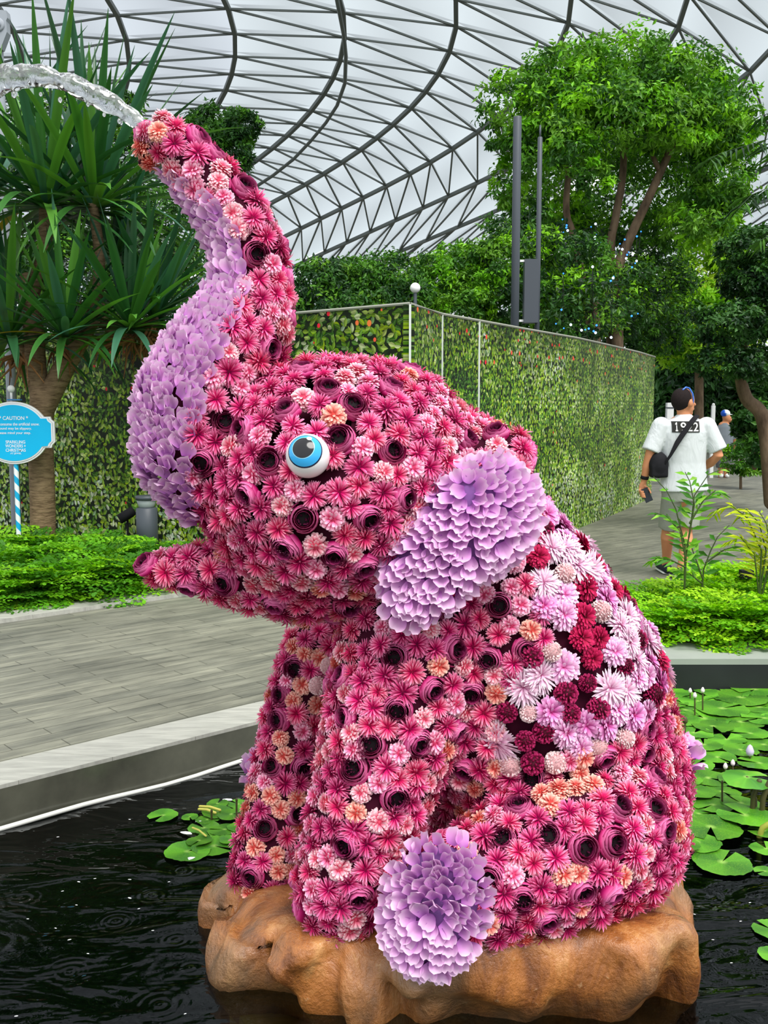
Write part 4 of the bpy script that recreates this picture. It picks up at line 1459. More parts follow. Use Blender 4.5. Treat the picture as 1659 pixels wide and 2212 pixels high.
tree('cloud_pruned_tree', 'dark tree clipped in layered pads beside the far path with a leaning trunk', 'tree', gb(1660, 12.5),
     [pb(1640, 545, 85, 55, 12.4), pb(1660, 600, 100, 55, 12.5), pb(1590, 700, 100, 40, 12), pb(1650, 690, 80, 45, 12.2), pb(1570, 780, 80, 32, 12), pb(1640, 785, 80, 38, 12.2), pb(1690, 640, 80, 80, 12.8)],
     26000, .06, DARKG + MIDG[2:3], [([(1668, 1085), (1650, 910), (1612, 860), (1600, 800), (1612, 700), (1640, 600)], 12.5, .10, .05), ([(1604, 800), (1570, 770)], 12.4, .04, .03)], width=.55, clump=.22, up=.9)
tree('dark_bush', 'dark broad-leaved bush half hiding the distant walker in the blue cap', 'bush', gb(1625, 15),
     [pb(1640, 915, 48, 40, 15), pb(1655, 960, 40, 50, 14.8), pb(1602, 935, 20, 18, 15.4)], 3000, .09, DARKG + MIDG[:1], [([(1630, 1010), (1625, 930)], 15, .04, .03)], width=.6)
tree('green_bush', 'bright round bush at the bend of the far path', 'bush', gb(1600, 19), [pb(1600, 985, 40, 38, 19), pb(1625, 1000, 30, 25, 18.8)], 2200, .09, MIDG + BRIGHT[:1], [([(1600, 1075), (1600, 990)], 19, .03, .02)])
for i, (px_, Yb, lab, bl) in enumerate([
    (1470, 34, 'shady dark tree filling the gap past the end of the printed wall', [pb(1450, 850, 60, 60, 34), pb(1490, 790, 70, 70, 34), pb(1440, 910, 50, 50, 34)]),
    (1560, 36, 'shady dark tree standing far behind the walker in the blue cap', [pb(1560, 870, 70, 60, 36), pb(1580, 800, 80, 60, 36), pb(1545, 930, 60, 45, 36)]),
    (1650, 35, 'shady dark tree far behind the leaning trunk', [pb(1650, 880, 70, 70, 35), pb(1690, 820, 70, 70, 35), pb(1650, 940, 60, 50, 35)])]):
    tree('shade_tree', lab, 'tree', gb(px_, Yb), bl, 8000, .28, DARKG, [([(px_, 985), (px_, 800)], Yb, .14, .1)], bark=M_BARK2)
tree('shade_tree', 'deep green tree behind the fairy-lit shrub tree, filling the gaps over the wall', 'tree', gb(1270, 23),
     [pb(1130, 690, 90, 80, 23), pb(1250, 680, 100, 90, 23.5), pb(1370, 690, 90, 90, 24), pb(1190, 620, 80, 70, 24)], 11000, .16, DARKG + MIDG[:1], [([(1270, 1000), (1270, 690)], 23.5, .12, .1)])
g = Geo()
for px_ in (-150, -420):
    leaf_cloud(g, [pb(px_, 560, 140, 150, 18), pb(px_ - 90, 700, 110, 110, 18), pb(px_ + 80, 690, 110, 110, 17.6), pb(px_, 850, 160, 120, 18), pb(px_, 980, 160, 80, 18)], 7000, .14, DARKG + MIDG)
tag(g.obj('distant_foliage', M_LEAF, None, False), 'green growth beyond the sword-leaved tree along the printed wall', 'foliage', None, 'stuff')
# trees on the left behind the sword-leaved tree
tree('backdrop_tree', 'green tree filling the gaps behind the sword-leaved tree', 'tree', gb(150, 15),
     [pb(120, 300, 110, 90, 15), pb(260, 330, 90, 90, 15), pb(60, 450, 110, 110, 15), pb(220, 470, 120, 100, 15.2), pb(340, 520, 100, 110, 15), pb(130, 600, 140, 100, 15), pb(310, 640, 120, 90, 14.8), pb(40, 650, 90, 80, 14.8), pb(290, 250, 45, 40, 15)],
     34000, .085, DARKG + MIDG, [([(160, 1060), (160, 640)], 15, .12, .1)])
tree('round_crowned_tree', 'small distant tree with rounded crown peeping out behind the trunk tip', 'tree', gb(480, 19),
     [pb(470, 275, 70, 40, 19), pb(520, 275, 40, 35, 19), pb(500, 330, 45, 45, 19), pb(440, 310, 60, 50, 19)], 9000, .09, DARKG + MIDG[:2], [([(470, 1020), (470, 330)], 19, .1, .06)])

# ------------------------------------------------------------------ sword-leaved tree
def sword(L, W, droop, rows=9):
    V, C = [], []
    for i in range(rows + 1):
        t = i / rows
        th = .0 - droop * t ** 1.7
        x = L * (t - .12 * droop * t ** 3); z = -L * droop * .45 * t ** 2.3
        w = W * (.55 + .6 * t) if t < .4 else W * .79 * (1 - ((t - .4) / .6) ** 2.4)
        w = max(w, .002)
        V += [(x, -w / 2, z + w * .22), (x, 0, z), (x, w / 2, z + w * .22)]
        sh = 1 - .1 * t
        C += [(sh,) * 3, (.82 * sh,) * 3, (sh,) * 3]
    F = []
    for i in range(rows):
        a = 3 * i
        F += [(a, a + 3, a + 4, a + 1), (a + 1, a + 4, a + 5, a + 2)]
    return Geo().add(V, F, np.array(C))


SW = [sword(1.0, .062, d) for d in (.05, .25, .6, 1.0)]
palm = empty('sword_leaved_tree', (*gb(95, 10.25), 0), 'branching sword-leaved tree with ringed trunk rising behind the blue caution sign', 'tree')
YP = 10.25
# trunk and boughs: (points, radius0, radius1)
for pts, r0, r1 in [([(94, 1210), (92, 1080), (88, 960), (90, 880), (96, 850)], .13, .125), ([(94, 880), (130, 810), (168, 740), (196, 690), (215, 670)], .12, .085), ([(92, 880), (78, 800), (74, 730), (66, 660), (60, 610)], .105, .10),
                    ([(205, 690), (230, 700), (262, 735), (290, 722), (285, 690)], .07, .05), ([(66, 640), (95, 540), (98, 440)], .08, .06), ([(205, 690), (215, 560), (200, 440)], .06, .05),
                    ([(100, 860), (60, 770), (28, 735)], .05, .04), ([(100, 850), (130, 790), (148, 740)], .06, .05), ([(230, 700), (300, 700), (335, 690)], .05, .04)]:
    limb(Geo(), pts, YP, r0, r1, 14).obj('bough' if r0 < .13 else 'trunk', M_BARK, palm)
PCOL = [lin(50, 106, 48), lin(66, 126, 52), lin(42, 90, 52), lin(90, 150, 54), lin(66, 120, 92)]
HEADS = [(98, 450, -.1, 74, 2.05, 1.0), (205, 455, .1, 78, 2.05, 1.0), (-30, 430, -.3, 44, 2.0, 1.0), (20, 735, -.25, 56, 1.55, .95), (142, 730, -.05, 62, 1.35, .9), (282, 712, .15, 66, 1.4, .9), (335, 690, .5, 58, 1.3, .9), (250, 560, .15, 40, 1.25, .85)]
for hi, (hx, hy, lean, n, L, W) in enumerate(HEADS):
    g = Geo(); c0 = at(hx, hy, YP + [.0, .1, .3, -.25, -.35, -.3, .15, .5][hi])
    by = {}
    for k in range(n):
        f_ = (k + .5) / n
        pol = math.radians(6 + 92 * f_ ** .85)          # from upright to hanging out
        az = k * 2.39996 + rnd.uniform(-.2, .2)
        d = np.array([math.sin(pol) * math.cos(az) + lean * .5, math.sin(pol) * math.sin(az), math.cos(pol)])
        d /= np.linalg.norm(d)
        up_ = np.array([0, 0, 1.]) - d * d[2]
        if np.linalg.norm(up_) < .15: up_ = np.array([math.cos(az), math.sin(az), 0])
        up_ /= np.linalg.norm(up_); y = np.cross(up_, d)
        M = np.stack([d, y, up_], 1)
        s = .96 * L * rnd.uniform(.78, 1.08) * (.72 if pol > 1.25 else 1)
        M = M @ np.diag([s, 1.9 * W * rnd.uniform(.8, 1.15), s])
        kind = min(3, int(pol / 1.75 * 3.4 * rnd.uniform(.6, 1.3)))
        cc = np.array(PCOL[rnd.randrange(5)]) * rnd.uniform(.8, 1.2)
        if rnd.random() < .012: cc = np.array(lin(206, 178, 40))
        by.setdefault(kind, []).append((M, c0 + d * .03, cc))
    for k, q in by.items(): g.inst(SW[k], np.array([a for a, _, _ in q]), np.array([b for _, b, _ in q]), np.array([c for _, _, c in q]))
    g.obj('leaf_rosette', M_BLADE, palm)
g = Geo()
for (hx, hy, n, sx) in [(300, 728, 46, 60), (140, 752, 12, 30), (40, 770, 20, 34), (335, 712, 22, 40)]:
    for k in range(n):
        x0 = hx + rnd.gauss(0, sx * .4); y0 = hy + rnd.uniform(-8, 10)
        p0 = at(x0, y0, YP - .1 + rnd.uniform(-.25, .3)); ln = rnd.uniform(.10, .38)
        p1 = p0 + np.array([rnd.gauss(0, .12) + (x0 - hx) * .004, rnd.gauss(0, .08), -ln])
        loft(g, [p0, (p0 + p1) / 2 + np.array([(x0 - hx) * .002, 0, .03]), p1], [(.006, .018), (.005, .014), (.002, .004)], 5, (1, 1, 1))
o = g.obj('dead_leaf_skirt', M_DEAD, palm); o['kind'] = 'stuff'

# palm fronds entering from the right
def pinnate(g, pts, leaflen, n, wid, cols, droop=.35, t0=.15, sweep=.55, side=None, stem=.006, stemcol=None):
    P = np.array(pts, float)
    s = np.concatenate([[0], np.cumsum(np.linalg.norm(np.diff(P, axis=0), axis=1))]); s /= s[-1]
    at_ = lambda t: np.array([np.interp(t, s, P[:, k]) for k in range(3)])
    base = Geo().add(LEAFQ[0] * np.array([1, 1, 1]), LEAFQ[1], (1, 1, 1))
    M, T, K = [], [], []
    for i in range(n):
        t = t0 + (1 - t0) * (i + .5) / n
        p = at_(t); tg = at_(min(1, t + .03)) - at_(max(0, t - .03)); tg /= np.linalg.norm(tg)
        sd = np.cross(tg, np.array([0, 0, 1.]) if side is None else np.asarray(side, float)); sd /= max(np.linalg.norm(sd), 1e-6)
        for sg in (-1, 1):
            d = sd * sg + tg * sweep + np.array([0, 0, -droop * rnd.uniform(.5, 1.4)]) + RNG.normal(size=3) * .12
            d /= np.linalg.norm(d)
            z = np.cross(d, tg) * sg; z /= max(np.linalg.norm(z), 1e-6); y = np.cross(z, d)
            ll = leaflen * (math.sin(PI * (.18 + .75 * t)) * .6 + .5) * rnd.uniform(.85, 1.15)
            M.append(np.stack([d * ll, y * wid, z * ll], 1)); T.append(p); K.append(np.array(cols[rnd.randrange(len(cols))]) * rnd.uniform(.85, 1.15))
    g.inst(base, np.array(M), np.array(T), np.array(K))
    loft(g, P, [stem * (1 - .6 * v) for v in s], 6, stemcol or tuple(np.array(cols[0]) * .7))
    return g


pt = empty('feather_palm', (*gb(1880, 9.5), 0), 'feather palm whose dark fronds reach in above the layered tree', 'palm')
limb(Geo(), [(1880, 1260), (1885, 800), (1880, 560)], 9.5, .11, .09).obj('trunk', M_BARK, pt)
for pts in [[(1880, 555), (1780, 380), (1660, 300), (1560, 330), (1530, 345)], [(1880, 555), (1790, 430), (1700, 390), (1625, 420), (1595, 450)], [(1880, 555), (1800, 340), (1740, 230), (1640, 250)], [(1880, 555), (1960, 380), (2060, 330)], [(1880, 555), (1990, 520), (2080, 600)],
            [(1880, 555), (1800, 500), (1720, 480), (1640, 520)]]:
    P = [at(x, y, 9.5 - .12 * i) for i, (x, y) in enumerate(pts)]
    pinnate(Geo(), P, .32, 34, .022, DARKG + MIDG[:2], .45, .15, .6).obj('frond', M_BLADE, pt)

# ------------------------------------------------------------------ ferns
def fern_bush(n, L, cols, seed, lsize=.028, flat=1.0):
    rr = random.Random(seed); g = Geo(); st = Geo()
    base = Geo().add(np.array([(0, 0, 0), (.5, -.42, .02), (1.0, -.32, 0), (1.08, .0, -.05), (1.0, .32, 0), (.5, .42, .02)]), [(0, 1, 2, 3), (0, 3, 4, 5)], (1, 1, 1))
    M, T, K = [], [], []
    for f in range(n):
        az = rr.uniform(0, 2 * PI); el = rr.uniform(.35, 1.45); l = L * rr.uniform(.65, 1.1)
        h = np.array([math.cos(az), math.sin(az), 0]); sd = np.array([-h[1], h[0], 0])
        p0 = h * rr.uniform(0, .12 * L) + sd * rr.uniform(-.1, .1) * L
        fc = np.array(cols[rr.randrange(len(cols))]) * rr.uniform(.85, 1.15)
        rach = []
        for i in range(9):
            t = i / 8
            e = el - t * 1.1
            rach.append(p0 + h * l * (math.cos(el) * t + .32 * t * t) + np.array([0, 0, flat * l * (math.sin(el) * t - .42 * t * t)]))
        rach = np.array(rach)
        for i in range(2, 9):
            p = rach[i]; tg = rach[i] - rach[i - 1]; tg /= np.linalg.norm(tg); nz_ = np.cross(sd, tg) * -1
            bl = l * .36 * math.sin(PI * (1.12 - .9 * i / 8))
            for sg in (-1, 1):
                bd = sd * sg + tg * .55 + np.array([0, 0, -.12]); bd /= np.linalg.norm(bd)
                for q in range(4):
                    pp = p + bd * bl * (q + .8) / 4
                    for s2 in (-1, 1):
                        d = bd * .5 + np.cross(nz_, bd) * s2 * .9 + np.array([rr.gauss(0, .25), rr.gauss(0, .25), rr.gauss(0, .25) - .1]); d /= np.linalg.norm(d)
                        z = nz_ + np.array([rr.gauss(0, .35), rr.gauss(0, .35), .4]); z -= d * (z @ d); z /= np.linalg.norm(z); y = np.cross(z, d)
                        M.append(np.stack([d, y, z], 1) * lsize * rr.uniform(.7, 1.25)); T.append(pp); K.append(fc * rr.uniform(.82, 1.18))
        loft(st, rach[::2], [.003, .0025, .002, .0015, .001], 4, lin(60, 66, 24), cap=None)
    g.inst(base, np.array(M), np.array(T), np.array(K))
    return g, st


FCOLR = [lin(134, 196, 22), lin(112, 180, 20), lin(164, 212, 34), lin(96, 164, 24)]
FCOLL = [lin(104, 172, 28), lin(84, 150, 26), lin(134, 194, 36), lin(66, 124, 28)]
fern_r = [fern_bush(52, .46, FCOLR, 40 + i) for i in range(3)]
fern_l = [fern_bush(48, .50, FCOLL, 50 + i, .034) for i in range(3)]


def fern_kit(lst):
    return [(a.mesh('fronds', M_FERN, False), b.mesh('stalks', M_VCOL, True)) for a, b in lst]


KR, KL = fern_kit(fern_r), fern_kit(fern_l)


def place_fern(kit, k, x, y, s, label, group):
    r = empty('maidenhair_fern', (x, y, .03), label, 'fern', group)
    for nm, me in zip(('fronds', 'stalks'), kit[k % 3]):
        o = bpy.data.objects.new(nm, me); COL.objects.link(o); o.parent = r
    r.rotation_euler = (0, 0, rnd.uniform(0, 6.28)); r.scale = (s, s, s * rnd.uniform(.9, 1.1))
    return r


spots = []
for (px_, Yb, s) in [(1415, 6.62, .62), (1470, 6.55, .85), (1530, 6.6, .95), (1595, 6.6, 1.0), (1660, 6.6, 1.0), (1725, 6.7, 1.0), (1440, 7.1, .85), (1510, 7.15, .95), (1580, 7.2, 1.0), (1650, 7.2, 1.05), (1555, 7.7, 1.0), (1630, 7.75, 1.1), (1700, 7.7, 1.1), (1385, 6.75, .5), (1500, 7.6, .75)]:
    x, y = gb(px_, Yb); spots.append((x, y, s))
for i, (x, y, s) in enumerate(spots):
    front = y < 6.68
    place_fern(KR, i, x, y, s, 'bright maidenhair fern on the edge of the bed above the grey coping' if front else 'bright maidenhair fern deeper in the bed beside the far path', 'front-row bright ferns' if front else 'back-row bright ferns')
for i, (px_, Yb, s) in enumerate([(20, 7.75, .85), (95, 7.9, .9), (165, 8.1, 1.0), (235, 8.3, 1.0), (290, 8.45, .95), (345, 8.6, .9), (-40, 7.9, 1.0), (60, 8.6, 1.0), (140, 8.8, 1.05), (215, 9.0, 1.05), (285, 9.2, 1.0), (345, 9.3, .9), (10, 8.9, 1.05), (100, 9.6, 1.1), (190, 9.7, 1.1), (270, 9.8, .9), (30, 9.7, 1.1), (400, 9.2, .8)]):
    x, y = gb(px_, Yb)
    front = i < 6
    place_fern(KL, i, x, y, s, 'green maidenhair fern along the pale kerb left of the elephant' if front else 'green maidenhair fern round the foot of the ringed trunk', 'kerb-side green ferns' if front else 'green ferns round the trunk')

# ------------------------------------------------------------------ young plants in the right bed
def young(name, label, Y, stems, cols, leaf, n, wid, base):
    r = empty(name, (*gb(base, Y), 0), label, 'plant')
    for pts in stems:
        P = [at(x, y, Y + .05 * i) for i, (x, y) in enumerate(pts)]
        pinnate(Geo(), P, leaf, n, wid, cols, .25, .22, .7, stem=.007, stemcol=lin(70, 92, 40)).obj('leafy_stem', M_FERN, r)
    return r


YC = [lin(126, 190, 50), lin(92, 160, 44), lin(150, 206, 72), lin(70, 132, 40)]
young('young_bamboo_palm', 'tall young plant with narrow leaves rising in front of the walking man', 6.9,
      [[(1478, 1300), (1482, 1200), (1494, 1120), (1500, 1070), (1530, 1025), (1568, 1010)], [(1478, 1290), (1480, 1180), (1460, 1100), (1440, 1060), (1412, 1030)], [(1488, 1160), (1500, 1090), (1490, 1040), (1480, 1020)],
       [(1482, 1210), (1470, 1150), (1440, 1115), (1415, 1108)], [(1480, 1225), (1450, 1210), (1420, 1205), (1405, 1215)], [(1490, 1130), (1520, 1080), (1545, 1060), (1560, 1070)]], YC, .115, 8, .03, 1478)
young('young_shrub', 'young branching plant beside the taller one among the ferns', 7.0,
      [[(1515, 1290), (1520, 1230), (1535, 1190), (1550, 1160), (1575, 1135)], [(1518, 1250), (1500, 1200), (1490, 1170)], [(1525, 1215), (1560, 1190), (1590, 1180), (1620, 1190)], [(1516, 1260), (1490, 1240), (1465, 1232)]], YC + MIDG[:1], .12, 7, .035, 1515)
young('golden_palm_seedling', 'small palm with arching golden fronds among the ferns', 6.8,
      [[(1640, 1290), (1645, 1190), (1615, 1120), (1580, 1092), (1550, 1100), (1540, 1115)], [(1640, 1290), (1655, 1190), (1640, 1130), (1612, 1100), (1596, 1120)], [(1645, 1290), (1668, 1180), (1690, 1110), (1720, 1105)], [(1640, 1290), (1630, 1200), (1600, 1160), (1575, 1170)],
       [(1645, 1290), (1668, 1200), (1655, 1130), (1640, 1105)]], [lin(196, 214, 40), lin(214, 222, 62), lin(168, 200, 40)], .15, 16, .018, 1640)

# ------------------------------------------------------------------ lily pads
def pad_geo(rr, wavy=.02, notch=.16, cup=0.0, tone=1.0):
    NA_, NR = 40, 5; V, C = [(0, 0, .0)], [lin(150, 190, 90)]
    g0, g1 = np.array(lin(50, 106, 26)), np.array(lin(80, 142, 32))
    f1 = rr.uniform(0, 6)
    for i in range(1, NR + 1):
        for j in range(NA_ + 1):
            a = notch + (2 * PI - 2 * notch) * j / NA_
            edge = 1 + (.02 * math.sin(a * 9 + f1) + .015 * math.sin(a * 23)) * (i / NR)
            r = i / NR * edge
            z = wavy * math.sin(a * 3 + f1) * (i / NR) ** 2 + cup * (i / NR) ** 3 + .006 * math.sin(a * 17 + f1) * (i / NR) ** 2
            V.append((r * math.cos(a), r * math.sin(a), z))
            vein = max(0, math.cos(a * 9)) ** 8
            c = g0 + (g1 - g0) * (.5 + .5 * math.sin(a * 2 + f1)) ; c = c * (1 + .35 * vein * (1 - i / NR * .6)) * tone
            if i == NR: c = c * 1.12
            C.append(np.clip(c, 0, 1))
    F = [(0, 1 + j, 2 + j) for j in range(NA_)]
    m = NA_ + 1
    for i in range(NR - 1):
        for j in range(NA_):
            F.append((1 + i * m + j, 1 + (i + 1) * m + j, 2 + (i + 1) * m + j, 2 + i * m + j))
    return Geo().add(V, F, np.array(C))


t = NT('lily_pad')
nz = t.noise(18, 3, .5, t.coord())
c = t.mix(t.ramp(nz.outputs[0], [(.5, (0, 0, 0)), (.75, (.35, .35, .35))]), t.attr(), lin(150, 190, 50))
M_PAD = t.done(t.bsdf(c, .32, .45))
PADS = [pad_geo(random.Random(60 + i), .015 + .008 * i, .10 + .05 * i, .02 * (i % 2), [1, 1.15, .85, 1.3][i]).mesh('lily_pad', M_PAD) for i in range(4)]


def pad(px_, py_, rpx, label, group=None, k=None, z=.006, tilt=(0, 0), rot=None):
    q = ground(px_, py_, WATER_Z); w = (q - CAMP) @ FWD
    r = rpx * w / F_PX
    o = bpy.data.objects.new('lily_pad', PADS[rnd.randrange(4) if k is None else k]); COL.objects.link(o)
    o.location = (q[0], q[1], WATER_Z + z); o.scale = (r, r, r)
    o.rotation_euler = (tilt[0], tilt[1], rnd.uniform(0, 6.28) if rot is None else rot)
    return tag(o, label, 'lily pad', group)


big = [(1560, 1868, 63, 'largest dark lily pad at the near edge of the right-hand mat', .9), (1505, 1828, 52, 'lily pad tucked against the elephant haunch behind the nearest pad', 2.0), (1535, 1798, 66, 'broad lily pad with a fallen petal on its middle, second row of the mat', 4.4),
       (1608, 1775, 58, 'broad upturned lily pad with a long dark slit below the raised leaf', 2.3), (1478, 1842, 34, 'small lily pad half under the elephant side at the mat corner', 1)]
for i, (x, y, r, lab, ro_) in enumerate(big): pad(x, y, r, lab, None, i % 4, .012 + .006 * i, (rnd.uniform(-.03, .03), .0), ro_)
tiles = [(1510, 1760, 40), (1540, 1742, 46), (1650, 1800, 34), (1655, 1840, 36), (1500, 1715, 44), (1560, 1712, 40), (1600, 1738, 44), (1530, 1685, 46), (1480, 1690, 36), (1590, 1690, 38), (1640, 1650, 46),
         (1500, 1655, 42), (1550, 1640, 40), (1600, 1625, 38), (1520, 1615, 40), (1475, 1640, 30), (1570, 1600, 42), (1620, 1588, 40), (1500, 1588, 40), (1540, 1575, 44), (1650, 1610, 40), (1480, 1600, 34)]
tiles2 = [(1520, 1553, 56), (1600, 1562, 50), (1650, 1555, 48), (1470, 1562, 40), (1560, 1536, 56), (1480, 1535, 44), (1640, 1530, 50), (1510, 1518, 46), (1450, 1522, 36), (1600, 1512, 60), (1660, 1505, 56), (1500, 1500, 54), (1560, 1497, 60), (1450, 1500, 40), (1630, 1495, 50), (1700, 1520, 60), (1690, 1560, 50), (1460, 1580, 34)]
for i, (x, y, r) in enumerate(tiles): pad(x, y, r, 'lily pad in the crowded middle of the mat beside the elephant haunch', 'middle lily pads', None, .005 + .003 * (i % 5), (rnd.uniform(-.05, .05), rnd.uniform(-.05, .05)))
for i, (x, y, r) in enumerate(tiles2): pad(x, y, r, 'bright lily pad floating towards the grey coping at the back', 'lily pads near the coping', None, .005 + .003 * (i % 5), (rnd.uniform(-.03, .03), 0))
pad(1652, 1885, 24, 'lone small wet lily pad in the dark water, upper of the two by itself', None, 1)
pad(1668, 2012, 42, 'lone lily pad in open water beyond the rock, middle one', None, 1, rot=2.2)
pad(1672, 2065, 34, 'lone lily pad in open water beyond the rock, lowest one', None, 3, rot=1.0)
# left group
pad(352, 1764, 33, 'single round lily pad lying apart by the white hose', None, 3)
pad(405, 1842, 50, 'long lily pad at the front of the small left patch, pale rimmed', None, 3)
pad(463, 1830, 50, 'large veined lily pad in the small patch touching the far foreleg', None, 1)
for i, (x, y, r) in enumerate([(448, 1772, 26), (410, 1768, 18), (470, 1758, 34), (500, 1765, 30), (440, 1790, 34), (485, 1795, 34), (520, 1790, 30), (498, 1820, 24), (455, 1810, 30), (515, 1740, 24), (470, 1740, 24), (430, 1822, 28), (530, 1765, 24)]):
    pad(x, y, r, 'small lily pad crowded in the patch beside the far foreleg', 'small pads by the foreleg', None, .004 + .003 * (i % 4), (rnd.uniform(-.06, .06), rnd.uniform(-.06, .06)))
# raised leaf on a stalk, right
q = at(1614, 1678, 4.1)
r_ = empty('raised_lily_leaf', (q[0], q[1], WATER_Z), 'ruffled lily leaf held above the water on a stout stalk', 'lily leaf')
g = pad_geo(random.Random(91), .05, .2, -.12, 1.25); g.arrays()
g.V[0] = (g.V[0] * .098) @ rotx(.10).T @ rotz(0).T + q
g.obj('leaf_blade', M_PAD, r_)
M_STALK = simple('lily_stalk', lin(74, 72, 40), .5, .3)
loft(Geo(), [np.array([q[0] + .04, q[1] - .02, WATER_Z - .1]), np.array([q[0] + .035, q[1] - .01, WATER_Z + .06]), q - np.array([0, 0, .005])], .008, 8, (1, 1, 1)).obj('stalk', M_STALK, r_)
# buds
M_BUD = simple('white_bud', lin(240, 226, 228), .5, .3)
M_BUDP = simple('lilac_bud', lin(206, 190, 224), .5, .3)
for (x, yb, yt, lab, mat, rb) in [(1491, 1513, 1492, 'pale lily bud on a thin stalk, first of the three by the coping', M_BUD, 4), (1501, 1547, 1502, 'pale lily bud on a thin stalk, middle and lowest of the three by the coping', M_BUD, 4.5), (1518, 1540, 1491, 'pale lily bud on the tallest of the three stalks by the coping', M_BUD, 4.5),
                                  (1567, 1690, 1655, 'white-tipped lily bud standing over the middle pads, lower of a pair', M_BUD, 5), (1583, 1668, 1648, 'white-tipped lily bud standing over the middle pads, upper of a pair', M_BUD, 5), (1620, 1640, 1622, 'plump lilac water-lily bud about to open', M_BUDP, 9),
                                  (1480, 1608, 1556, 'dark closed lily bud on a stalk beside the tail', M_STALK, 6), (1560, 1735, 1690, 'bare dark lily stalk over the middle pads', M_STALK, 3), (511, 1775, 1728, 'dark lily bud stalk beside the far foreleg', M_STALK, 3), (457, 1775, 1752, 'short dark lily stalk in the patch by the far foreleg', M_STALK, 3)]:
    q0 = ground(x, yb, WATER_Z); q1 = at(x, yt, q0[1]); w = (q1 - CAMP) @ FWD; rad = rb * w / F_PX
    r_ = empty('lily_bud', (q0[0], q0[1], WATER_Z), lab, 'lily bud')
    loft(Geo(), [q0 - np.array([0, 0, .1]), q0, q1], .0045, 7, (1, 1, 1)).obj('stalk', M_STALK, r_)
    g = Geo(); lathe(g, q1, [(.0005, rad * 1.6), (rad * .5, rad * 1.2), (rad, 0), (rad * .8, -rad * .9), (.002, -rad * 1.4)][::-1], 12, (1, 1, 1))
    g.obj('bud', mat, r_)
for k, (xa, ya, xb, yb, lab) in enumerate([(1625, 1760, 1640, 1688, 'stout lily stalk rising under the raised leaf, thinner one'), (1645, 1765, 1662, 1690, 'stout lily stalk rising beside the raised leaf, thicker one'), (1640, 1808, 1665, 1778, 'yellow-green lily stalk bending at the mat edge')]):
    q0 = ground(xa, ya, WATER_Z); q1 = at(xb, yb, q0[1])
    g = Geo(); loft(g, [q0 - np.array([0, 0, .1]), q0, (q0 + q1) / 2 + np.array([-.01, 0, .01]), q1], .012, 8, (1, 1, 1))
    tag(g.obj('lily_stalk', M_STALK if k < 2 else simple('pale_stalk', lin(150, 160, 60), .5, .3)), lab, 'stalk')
for k, (xa, ya, xb, yb, lab) in enumerate([(432, 1742, 475, 1750, 'yellow rolled leaf stalk lying across the small left patch, upper one'), (430, 1748, 465, 1756, 'yellow rolled leaf stalk lying across the small left patch, lower one'), (416, 1788, 445, 1806, 'thin tan stalk slanting into the small left patch')]):
    q0 = ground(xa, ya, WATER_Z + .02); q1 = ground(xb, yb, WATER_Z + .02)
    g = Geo(); loft(g, [q0, (q0 + q1) / 2 + np.array([0, 0, .006]), q1], .006 if k < 2 else .004, 7, (1, 1, 1))
    tag(g.obj('lily_stalk', simple('yellow_stalk', lin(206, 200, 96), .5, .3)), lab, 'stalk')
# white petals and flecks on the water
FL = [(402, 1800, 15), (492, 1728, 12), (408, 1856, 14), (430, 1775, 8), (280, 1900, 4), (170, 1905, 4), (165, 1955, 3), (135, 1925, 3), (150, 2030, 4), (280, 1940, 5), (365, 1905, 3), (120, 2005, 3), (330, 2010, 3), (35, 2195, 4), (280, 1770, 3), (125, 1808, 3), (190, 2060, 3), (205, 1898, 3), (300, 1963, 3), (400, 2190, 3), (60, 1985, 3),
      (1500, 1975, 3), (1540, 2030, 3), (1600, 1990, 3), (1580, 2080, 3), (1620, 1950, 3)]
g = Geo(); V, F, C = petal(1, .45, (.86, .88, .9), (.9, .92, .94), None, .05, .02, .06, ((0, .3), (.3, .9), (.7, 1), (1, .25)))
g.add(V - np.array([.5, 0, 0]), F, C); PM = g.mesh('floating_petal', M_VCOL)
for i, (x, y, r) in enumerate(FL):
    q = ground(x, y, WATER_Z + .004); w = (q - CAMP) @ FWD
    o = bpy.data.objects.new('floating_petal', PM); COL.objects.link(o); o.location = q; s = 2 * r * w / F_PX; o.scale = (s, s, s); o.rotation_euler = (0, 0, rnd.uniform(-.6, .6))
    lab = ['white petal floating just off the small patch of pads', 'upright white petal behind the small patch of pads', 'white petal tucked under the long lily pad', 'white petal on the rim of a small pad'][i] if i < 4 else ('white fleck floating on the dark water by the rock' if i < 21 else 'white fleck on the water between rock and lily mat')
    tag(o, lab, 'petal', None if i < 4 else ('flecks on the open water' if i < 21 else 'flecks by the lily mat'))
